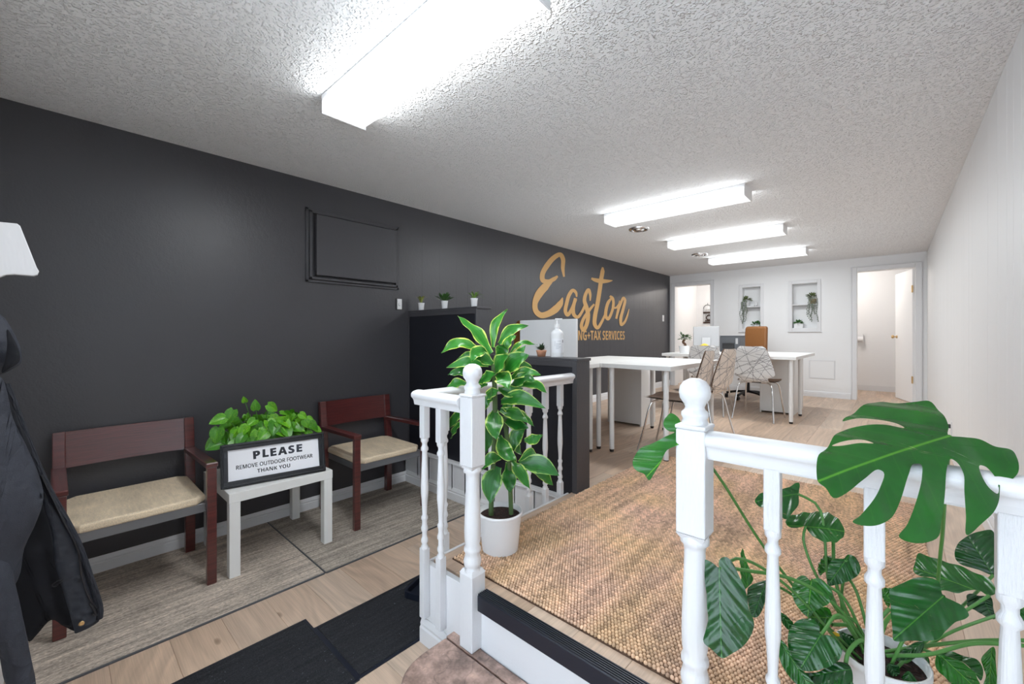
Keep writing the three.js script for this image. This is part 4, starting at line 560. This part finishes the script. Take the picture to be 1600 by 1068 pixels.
{
  const t = thing('winter_jacket', 'dark navy hooded winter jacket hanging open beside a mahogany chair', 'jacket', [-1.85, .25, 0]);
  const add = (n, g, m, l) => wpart(n, g, doubles(m), t, l);
  add('body', puff([[-70, 575], [0, 588], [9, 604], [20, 652], [44, 702], [62, 745], [68, 778], [58, 812], [38, 856], [28, 905], [-10, 950], [-70, 960]], -1.80, .10, .12, .012), M.navy);
  add('lining', puff([[0, 640], [40, 730], [72, 790], [84, 850], [98, 920], [118, 985], [100, 978], [80, 968], [60, 988], [46, 1002], [20, 960], [-30, 900], [-30, 700]], -1.93, .02, .05, .008, 5), M.lining, 'black lining of the open jacket');
  add('sleeve', puff([[-70, 850], [-10, 862], [14, 880], [26, 920], [36, 965], [46, 1015], [53, 1085], [30, 1092], [8, 1066], [-8, 1010], [-70, 980]], -1.74, .055, .06, .01, 9), M.navy);
  add('front_flap', puff([[3, 596], [9, 598], [24, 640], [46, 702], [70, 760], [96, 806], [120, 850], [138, 900], [150, 935], [155, 950], [155, 968], [154, 971], [120, 989], [117, 989], [116, 985], [108, 955], [96, 915], [86, 880], [80, 830], [68, 790], [58, 745], [34, 702], [14, 655], [4, 625]], -1.90, .014, .03, .008, 3), M.placket, 'front edge with zip placket');
  add('zip_edge', tube([[9, 600], [26, 644], [48, 702], [72, 758], [98, 804], [122, 850], [140, 900], [152, 936], [156, 952], [155, 966]].map(([u, v]) => onX(u, v, -1.895)), .009, 40, 8), M.navy);
  add('hood', puff([[-70, 470], [0, 490], [14, 506], [26, 528], [33, 548], [32, 568], [18, 577], [2, 585], [-20, 592], [-70, 590]], -1.84, .06, .08, .008, 7), M.navy);
  add('hood_opening', puff([[11, 514], [22, 530], [30, 549], [30, 565], [15, 575], [3, 582], [8, 562], [11, 540]], -1.782, .012, .02, .004, 4), M.lining, 'dark inside of the hood');
  add('collar', puff([[-10, 592], [3, 596], [14, 622], [26, 650], [50, 712], [40, 714], [16, 670], [0, 640], [-14, 620]], -1.86, .014, .02, .004, 2), M.lining);
  const zip = [[64, 742], [80, 775], [100, 815], [122, 860], [128, 900], [138, 930], [150, 950]].map(([u, v]) => onX(u, v, -1.884)); add('zipper', tube(zip, .0035, 40, 6), M.frame);
  const s = lathe([[0, 0], [.007, 0], [.008, .002], [.005, .004], [.003, .003], [0, .003]], 16); s.rotateZ(-Math.PI / 2); const sp = onX(128, 973, -1.887); s.translate(sp.x, sp.y, sp.z); add('snap_button', s, M.brass);
  const lp = [[97, 905], [88, 908], [81, 914], [86, 916], [92, 911], [98, 906]].map(([u, v]) => onX(u, v, -1.883)); add('cord_loop', tube(lp, .0015, 20, 5), M.frame);
  add('zip_pull', tube([[140, 942], [146, 950], [150, 962], [144, 958]].map(([u, v]) => onX(u, v, -1.88)), .0035, 12, 6), M.frame);
  add('hanging_loop', tube([onX(-8, 500, -1.86), onX(-14, 450, -1.86), V3(-1.862, 1.50, .11)], .004, 10, 6), M.frame);
}
{ // white coat rack fixed to the front wall
  const t = thing('coat_rack', 'white slanted wall coat rack above the hanging jacket', 'rack', [-1.86, 1.46, ZE]);
  const q = (u, v) => { const p = onX(u, v, -1.80); return new THREE.Vector2(-p.z, p.y); };
  const s = new THREE.Shape([q(-150, 352), q(0, 347.5), q(26, 350), q(30, 353), q(56, 418), q(59, 423), q(57, 428), q(52, 429.5), q(22, 427), q(8, 428), q(0, 431), q(-150, 440)]);
  const g = new THREE.ExtrudeGeometry(s, { depth: .018, bevelEnabled: true, bevelSize: .002, bevelThickness: .002, bevelSegments: 2 }); g.rotateY(Math.PI / 2); g.translate(-1.82, 0, 0);
  // clip everything that would pass through the wall
  const clip = (h) => { const p = h.attributes.position; for (let i = 0; i < p.count; i++) if (p.getZ(i) > ZE) p.setZ(i, ZE); h.computeVertexNormals(); return h; };
  wpart('end_panel', clip(g), M.trim, t);
  const A = q(28, 352), B = q(57, 424); const fg = new THREE.Shape([new THREE.Vector2(A.x - .006, A.y), new THREE.Vector2(B.x - .006, B.y), new THREE.Vector2(B.x - .018, B.y), new THREE.Vector2(A.x - .018, A.y)]); const f = new THREE.ExtrudeGeometry(fg, { depth: .1, bevelEnabled: false }); f.rotateY(Math.PI / 2); f.translate(-1.92, 0, 0); wpart('front_board', f, M.trim, t);
  wpart('top_shelf', bx(-1.92, -1.82, A.y - .012, A.y - .001, -A.x + .006, ZE), M.trim, t);
  for (const x of [-1.862]) wpart('hook', tube([V3(x, 1.5, ZE - .005), V3(x, 1.49, .12), V3(x, 1.50, .1), V3(x, 1.53, .095)], .006, 14, 8), M.chrome, t);
}
{ const t = thing('baseboard_heater', 'low white unit on the floor behind the hanging jacket', 'heater', [-2.1, 0, .142]); part('cover', rbx(-.42, .4, .02, .19, -.024, .027, .006), M.trim, t); part('foot', merge(rbx(-.38, -.34, 0, .02, -.02, .02), rbx(.32, .36, 0, .02, -.02, .02)), M.trim, t); }

// ---------------------------------------------------------------- things on the half walls
function miniPlant(x, label, kind, seed) {
  const t = thing('mini_plant', label, 'plant', [x, 1.494, -2.18], 0, 'small white pots on the tall half wall');
  part('pot', lathe([[0, .002], [.021, 0], [.027, .062], [.029, .064], [.029, .068], [.025, .068], [.024, .058], [0, .058]], 24), doubles(M.pot), t);
  const r = rng(seed), g = [], n = kind === 1 ? 60 : 26;
  for (let i = 0; i < n; i++) { const a = r() * 6.283, l = kind === 1 ? .04 + r() * .04 : .07 + r() * .05, e = kind === 0 ? .9 + r() * .5 : .35 + r() * .8, d = V3(Math.cos(a) * Math.cos(e), Math.sin(e), Math.sin(a) * Math.cos(e)), b = V3(0, .06, 0).addScaledVector(d, kind === 1 ? r() * .04 : 0); g.push(ribbon([b, b.clone().addScaledVector(d, l * .6), b.clone().addScaledVector(d, l).add(V3(0, kind === 1 ? 0 : -l * .3, 0))], kind === 1 ? .014 : .011, V3(-d.x * .5, 1, -d.z * .5), { wave: 0 })); }
  const col = [[.26, .30, .07], [.05, .14, .03], [.16, .28, .05]][kind]; part('foliage', merge(g), doubles(std({ color: new THREE.Color().setRGB(...col), roughness: .5 })), t);
}
miniPlant(-3.06, 'tiny yellowish spiky plant in a white pot on the tall half wall', 0, 1); miniPlant(-2.735, 'tiny dark green dense plant in a white pot on the tall half wall', 1, 2); miniPlant(-2.375, 'tiny arching green plant in a white pot at the tall half wall end', 2, 3);
{ const t = thing('pump_bottle', 'clear white sanitizer pump bottle on the low half wall', 'bottle', [-1.60, 1.137, -2.19], .7);
  part('body', lathe([[0, 0], [.038, 0], [.042, .004], [.042, .142], [.0405, .156], [.034, .168], [.021, .177], [.016, .18], [.016, .193], [0, .193]], 32), std({ color: new THREE.Color().setRGB(.80, .81, .83), roughness: .18 }), t);
  const lab = canvasTex(256, 256, (c) => { c.fillStyle = '#e9ebf0'; c.fillRect(0, 0, 256, 256); c.fillStyle = '#5c6470'; c.fillRect(60, 44, 3, 90); c.fillRect(110, 44, 60, 3); c.fillStyle = '#8b93a0'; for (let i = 0; i < 6; i++) c.fillRect(80, 90 + i * 18, 90 - (i % 3) * 18, 4); c.fillStyle = '#1b1d22'; c.fillRect(206, 20, 24, 52); });
  const g = new THREE.CylinderGeometry(.0425, .0425, .09, 24, 1, true, -.9, 2.2); g.translate(0, .075, 0); part('label', g, doubles(std({ map: lab, roughness: .4 })), t, 'white printed label');
  const p = part('pump', merge(cyl(.018, .017, .024, 0, .19, 0, 20), cyl(.006, .006, .03, 0, .213, 0, 12), rbx(-.012, .012, .24, .25, -.012, .012, .003)), M.pot, t); part('nozzle', rbx(-.008, .034, .243, .25, -.006, .006, .002), M.pot, p); }
{ const t = thing('potted_succulent', 'small dark green succulent in a terracotta pot on the low half wall', 'plant', [-1.735, 1.137, -2.2]);
  part('pot', lathe([[0, 0], [.026, 0], [.033, .032], [.035, .034], [.035, .042], [.029, .042], [0, .036]], 20), M.terracotta, t); const r = rng(6), g = []; for (let i = 0; i < 34; i++) { const a = r() * 6.283, e = .25 + r() * 1.1, d = V3(Math.cos(a) * Math.cos(e), Math.sin(e), Math.sin(a) * Math.cos(e)), b = V3(0, .04, 0); g.push(ribbon([b, b.clone().addScaledVector(d, .026), b.clone().addScaledVector(d, .04 + r() * .02)], .013, V3(-d.x, 1, -d.z), { wave: 0 })); } part('foliage', merge(g), doubles(std({ color: new THREE.Color().setRGB(.045, .10, .05), roughness: .5 })), t); }

// ---------------------------------------------------------------- desks
const TH = .722;
function desk(x0, x1, z0, z1, label, group, legs = [[-1, -1], [1, -1], [-1, 1], [1, 1]]) { const cx = (x0 + x1) / 2, cz = (z0 + z1) / 2, w = (x1 - x0) / 2, d = (z1 - z0) / 2, t = thing('desk', label, 'desk', [cx, PL, cz], 0, group);
  part('tabletop', rbx(-w, w, TH - .034, TH, -d, d, .002), M.table, t); for (const [a, b] of legs) { const x = a * (w - .055), z = b * (d - .055); const l = part('leg', merge(cyl(.0195, .0195, TH - .034 - .022, x, .022, z, 22), cyl(.032, .032, .004, x, TH - .038, z, 22)), M.table, t); part('foot', cyl(.016, .019, .022, x, 0, z, 18), M.black, l, 'black foot'); } return t; }
desk(-2.95, -1.775, -3.02, -2.42, 'white desk directly behind the low charcoal half wall', 'white desks'); desk(-2.36, -1.77, -4.2, -3.035, 'white desk against the one with the patterned chairs', 'white desks'); desk(-1.755, -1.195, -4.2, -3.03, 'white desk with the beige patterned chairs', 'white desks');
desk(-2.2, -.75, -6.0, -5.29, 'white desk with the white patterned chairs', 'white desks'); desk(-2.2, -.75, -6.72, -6.01, 'white desk in front of the tan office chair', 'white desks', [[-1, -1], [-1, 1]]);
function drawers(x0, x1, z0, z1, label) { const cx = (x0 + x1) / 2, cz = (z0 + z1) / 2, w = (x1 - x0) / 2, d = (z1 - z0) / 2, h = .671, t = thing('drawer_unit', label, 'drawers', [cx, PL, cz]);
  part('body', merge(rbx(-w, -w + .016, 0, h, -d, d, .001), rbx(w - .016, w, 0, h, -d, d, .001), bx(-w + .016, w - .016, .02, h - .004, d - .012, d - .004), rbx(-w, w, h, h + .016, -d, d, .001), bx(-w + .016, w - .016, .02, .04, -d + .02, d - .012)), M.table, t);
  for (let i = 0; i < 5; i++) part('drawer', rbx(-w + .018, w - .018, .045 + i * .123, .045 + i * .123 + .119, -d, -d + .018, .002), M.table, t); }
drawers(-2.32, -1.93, -4.47, -4.12, 'white drawer unit under the desks behind the half wall'); drawers(-1.22, -.865, -6.64, -5.93, 'white drawer unit under the back desks');

// ---------------------------------------------------------------- patterned chairs
const linesMap = (bg) => canvasTex(1024, 1024, (c, w, h) => { c.fillStyle = bg; c.fillRect(0, 0, w, h); const r = rng(31); c.strokeStyle = '#55555a'; for (let i = 0; i < 95; i++) { const a = r() * Math.PI, x = r() * w, y = r() * h, l = 120 + r() * 330; c.lineWidth = 2.2 + r() * 1.6; c.beginPath(); c.moveTo(x - Math.cos(a) * l, y - Math.sin(a) * l); c.lineTo(x + Math.cos(a) * l, y + Math.sin(a) * l); c.stroke(); } });
function shellChair(map) {
  const t = new THREE.Group(); // faces -z, back at +z
  const prof = [[-.225, .432], [-.2, .44], [-.1, .437], [0, .432], [.09, .43], [.15, .438], [.183, .465], [.2, .51], [.215, .58], [.232, .66], [.25, .74], [.262, .79], [.268, .83]], c = new THREE.CatmullRomCurve3(prof.map(([z, y]) => V3(0, y, z))), n = 44, m = 8;
  const hw = (s) => { const q = [[0, .14], [.03, .185], [.1, .203], [.3, .205], [.42, .19], [.47, .15], [.52, .143], [.555, .15], [.575, .205], [.60, .216], [.66, .212], [.8, .185], [.93, .155], [.975, .142], [1, .11]]; for (let i = 0; i + 1 < q.length; i++) if (s <= q[i + 1][0]) return lerp(q[i][1], q[i + 1][1], (s - q[i][0]) / (q[i + 1][0] - q[i][0])); return .1; };
  const sheet = (o, flip) => { const P = [], U = [], I = []; for (let i = 0; i <= n; i++) { const s = i / n, p = c.getPointAt(s), tg = c.getTangentAt(s), nn = V3(0, tg.z, -tg.y); for (let j = 0; j <= m; j++) { const a = j / m * 2 - 1, x = a * hw(s), cup = (s > .5 ? .02 : .008) * a * a; const q = p.clone().addScaledVector(nn, o + cup); P.push(x, q.y, q.z); U.push(x + .5, s * .86); if (i < n && j < m) { const k = i * (m + 1) + j; flip ? I.push(k, k + 1, k + m + 1, k + 1, k + m + 2, k + m + 1) : I.push(k, k + m + 1, k + 1, k + 1, k + m + 1, k + m + 2); } } } const g = new THREE.BufferGeometry(); g.setAttribute('position', new THREE.Float32BufferAttribute(P, 3)); g.setAttribute('uv', new THREE.Float32BufferAttribute(U, 2)); g.setIndex(I); g.computeVertexNormals(); return g; };
  part('seat_shell', sheet(.005, true), doubles(M.shellIn), t, 'brown wooden inside of the shell'); part('printed_shell', sheet(-.005, false), doubles(std({ map, roughness: .35 })), t, 'outer shell printed with crossing black lines');
  for (const sx of [-1, 1]) for (const sz of [-1, 1]) part('leg', tube([[sx * .05, .418, sz * .07 - .02], [sx * .12, .418, sz * .10 - .02], [sx * .155, .405, sz * .13 - .02], [sx * .172, .36, sz * .15 - .02], [sx * .19, .18, sz * .19 - .02], [sx * .208, .005, sz * .235 - .02]], .0085, 26, 8), M.chrome, t);
  part('under_frame', merge(tube([[-.05, .418, -.09], [-.05, .418, .05]], .0085, 4, 8), tube([[.05, .418, -.09], [.05, .418, .05]], .0085, 4, 8), rbx(-.07, .07, .41, .43, -.08, .04, .002)), M.black, t);
  return t;
}
const mapW = linesMap('#dcdcdc'), mapB = linesMap('#ebdfd4');
function placeShell(o, pos, turn, label, group) { const c = o.clone(); c.name = numbered('patterned_chair'); c.position.set(...pos); c.rotation.y = turn; c.userData = { label, category: 'chair', group }; scene.add(c); }
const cw = shellChair(mapW), cb = shellChair(mapB);
placeShell(cb, [-1.31, PL, -3.47], Math.PI / 2 + .05, 'beige line patterned chair closer to the jute rug', 'patterned desk chairs'); placeShell(cb, [-1.31, PL, -4.06], Math.PI / 2 - .12, 'beige line patterned chair closer to the white patterned chairs', 'patterned desk chairs');
placeShell(cw, [-1.66, PL, -5.42], .05, 'white line patterned chair behind the beige patterned chairs', 'patterned desk chairs'); placeShell(cw, [-1.135, PL, -5.43], -.06, 'white line patterned chair beside the outer leg of the back desk', 'patterned desk chairs');

// ---------------------------------------------------------------- things on and behind the desks
const DY = PL + TH;
{ const t = thing('computer_monitor', 'large white monitor back standing behind the low half wall', 'monitor', [-2.007, DY, -2.62]);
  part('screen_housing', rbx(-.278, .278, .04, .352, -.012, .012, .006), M.pot, t); part('stand_neck', rbx(-.05, .05, .006, .16, -.03, -.012, .003), M.silver, t); part('foot', rbx(-.1, .1, 0, .008, -.11, .06, .003), M.silver, t); part('display', bx(-.268, .268, .06, .345, -.0135, -.012), M.black, t); }
function officeChair(pos, turn, label, backY) { const t = thing('office_chair', label, 'chair', pos, turn); // faces +z
  const b = new RoundedBoxGeometry(.36, .62, .08, 5, .035), p = b.attributes.position; for (let i = 0; i < p.count; i++) { const y = p.getY(i), x = p.getX(i); p.setX(i, x * (1 - .12 * sstep(.0, .31, y))); p.setZ(i, p.getZ(i) + x * x * .5 - y * .12); } b.computeVertexNormals(); b.translate(0, backY, -.24); part('backrest', b, M.leather, t, 'tan leather back');
  part('seat', rbx(-.22, .22, .44, .53, -.22, .25, .035, 4), M.leather, t); part('gas_column', cyl(.03, .025, .34, 0, .1, 0), M.black, t);
  part('back_bracket', rbx(-.03, .03, .42, .6, -.28, -.24, .01), M.black, t);
  for (let i = 0; i < 5; i++) { const a = i * 1.2566 + .3, x = Math.cos(a), z = Math.sin(a), s = part('base_spoke', tube([[0, .11, 0], [x * .15, .1, z * .15], [x * .29, .07, z * .29]], .018, 8, 8), M.black, t); const w = new THREE.CylinderGeometry(.028, .028, .04, 16); w.rotateZ(Math.PI / 2); w.rotateY(-a); w.translate(x * .29, .028, z * .29); part('caster', w, M.black, s); } }
officeChair([-1.61, PL, -7.05], -.25, 'tan leather office chair behind the back desks', .78);
officeChair([-2.82, PL, -3.1], 0, 'tan leather office chair behind the white monitor', .80);
{ const t = thing('desktop_computer', 'silver all in one computer seen from behind on the back desks', 'computer', [-1.955, DY, -6.25], .3);
  const g = rbx(-.17, .17, .07, .36, -.012, .012, .008); g.rotateX(-.14); part('screen_housing', g, M.silver, t); part('stand', merge(rbx(-.06, .06, 0, .006, -.1, .08, .002), (() => { const h = rbx(-.055, .055, 0, .2, -.004, .004, .002); h.rotateX(-.25); h.translate(0, .004, .06); return h; })()), M.silver, t); }
{ const t = thing('printer', 'dark grey office printer on the back desks', 'printer', [-1.665, DY, -6.45]); part('case', rbx(-.13, .13, 0, .215, -.14, .14, .012), M.greyBox, t); part('tray', rbx(-.09, .06, .05, .12, .14, .16, .004), M.black, t); part('control_panel', rbx(.075, .105, .11, .19, .14, .145, .002), M.silver, t); part('lid', rbx(-.13, .13, .215, .226, -.14, .14, .004), M.greyBox, t); }
{ const t = thing('desk_phone', 'black phone on the back desks beside the printer', 'phone', [-1.41, DY, -6.35]); const g = rbx(-.1, .1, 0, .04, -.07, .07, .008); g.rotateX(.0); part('base', g, M.black, t); part('handset', rbx(-.1, -.05, .04, .065, -.08, .08, .01), M.black, t); }
{ const t = thing('desk_plant', 'small bonsai like plant in a white pot at the end of the back desks', 'plant', [-1.99, DY, -5.5]);
  part('pot', lathe([[0, 0], [.055, 0], [.068, .09], [.07, .095], [.062, .095], [.058, .08], [0, .08]], 28), M.pot, t); part('trunk', tube([[0, .08, 0], [.015, .11, 0], [-.012, .14, .005], [.005, .18, 0]], .016, 12, 8), std({ color: new THREE.Color().setRGB(.15, .08, .05), roughness: .9 }), t); const r = rng(12), g = []; for (let i = 0; i < 60; i++) { const a = r() * 6.283, e = r() * 1.5 - .3, d = V3(Math.cos(a) * Math.cos(e), Math.sin(e), Math.sin(a) * Math.cos(e)), b = V3(0, .19, 0).addScaledVector(d, r() * .06); g.push(ribbon([b, b.clone().addScaledVector(d, .02), b.clone().addScaledVector(d, .045)], .02, V3(r() - .5, 1, r()), { wave: 0 })); } part('foliage', merge(g), doubles(std({ color: new THREE.Color().setRGB(.06, .11, .045), roughness: .5 })), t); }
{ const t = thing('yellow_cloth', 'yellow cloth draped on the back desks beside the silver computer', 'cloth', [-1.83, DY, -5.75]); const g = new THREE.PlaneGeometry(.16, .16, 10, 10), p = g.attributes.position; for (let i = 0; i < p.count; i++) { const x = p.getX(i), y = p.getY(i); p.setXYZ(i, x, .1 * Math.exp(-(x * x + y * y) * 90) + .004 + .012 * (1 + Math.sin(x * 60 + y * 40)), y); } g.computeVertexNormals(); part('cloth', g, doubles(std({ color: new THREE.Color().setRGB(.7, .5, .06), roughness: .9 })), t); }

// ---------------------------------------------------------------- niche plants
function leafBall(n, rad, len, wid, seed, squash = .8) { const r = rng(seed), g = []; for (let i = 0; i < n; i++) { const a = r() * 6.283, e = r() * 1.7 - .25, d = V3(Math.cos(a) * Math.cos(e), Math.sin(e) * squash, Math.sin(a) * Math.cos(e)), b = V3(0, 0, 0).addScaledVector(d, rad * (.4 + r() * .6)); g.push(ribbon([b, b.clone().addScaledVector(d, len * .5), b.clone().addScaledVector(d, len)], wid, V3(r() - .5, 1, r()), { wave: 0 })); } return g; }
const greens = [[.13, .17, .06], [.05, .17, .03]].map((c) => doubles(std({ color: new THREE.Color().setRGB(...c), roughness: .55 })));
const ivyMat = doubles(std({ color: new THREE.Color().setRGB(.16, .18, .15), roughness: .6 }));
function trailing(x, label, seed, spread, gold) { const t = thing('trailing_plant', label, 'plant', [x, 1.772, ZB - .065]); part('pot', lathe([[0, 0], [.035, 0], [.046, .075], [.048, .08], [.042, .08], [0, .07]], 20), gold ? M.brass : M.pot, t);
  const f = leafBall(46, .07, .05, .024, seed); for (const g of f) g.translate(0, .1, .02); part('foliage', merge(f), greens[0], t);
  const r = rng(seed + 50), vs = [], ls = []; for (let i = 0; i < 8; i++) { const vx = (r() - .5) * spread, L = .12 + r() * .2; const c = new THREE.CatmullRomCurve3([V3(vx * .4, .09, .03), V3(vx * .8, .1, .072), V3(vx, 0, .09), V3(vx + (r() - .5) * .04, -L * .5, .088), V3(vx + (r() - .5) * .06, -L, .086)]); vs.push(new THREE.TubeGeometry(c, 18, .0016, 4)); for (let k = 6; k < 19; k++) { const p = c.getPoint(k / 18.5); const d = V3(r() - .5, -.6, .25 + r() * .2).normalize(); ls.push(ribbon([p, p.clone().addScaledVector(d, .012), p.clone().addScaledVector(d, .024)], .016, V3(0, .2, 1), { wave: 0 })); } }
  part('vines', merge(vs), M.stem, t); part('trailing_leaves', merge(ls), ivyMat, t); }
trailing(-1.855, 'grey green trailing plant on the shelf of the niche behind the tan chair', 3, .14, false); trailing(-.925, 'grey green trailing plant in a brass pot on a niche shelf', 7, .16, true);
function bushy(x, label, seed, box) { const t = thing('niche_plant', label, 'plant', [x, 1.395, ZB - .06]); part('pot', box ? rbx(-.06, .06, 0, .075, -.05, .05, .004) : lathe([[0, 0], [.04, 0], [.055, .06], [.057, .065], [.05, .065], [0, .055]], 20), M.pot, t); const f = leafBall(54, .055, .045, .026, seed, .7); for (const g of f) g.translate(0, .075, .01); part('foliage', merge(f), greens[1], t); }
bushy(-1.70, 'bright green bushy plant low in the niche behind the tan chair', 4, false); bushy(-1.105, 'bright green bushy plant in a square white pot low in the other niche', 5, true);
{ const t = thing('small_figurine', 'tiny white rabbit eared figurine on the niche shelf behind the tan chair', 'figurine', [-1.71, 1.772, ZB - .05]); part('body', lathe([[0, 0], [.02, 0], [.024, .015], [.016, .035], [.012, .04], [.016, .05], [.014, .062], [0, .068]], 16), M.pot, t); for (const s of [-1, 1]) part('ear', tube([[s * .006, .062, 0], [s * .012, .085, 0], [s * .018, .105, 0]], .004, 8, 6), M.pot, t); part('feet', merge(rbx(-.024, -.006, 0, .01, .012, .03, .003), rbx(.006, .024, 0, .01, .012, .03, .003)), M.greyBox, t); }

renderer.render(scene, camera);
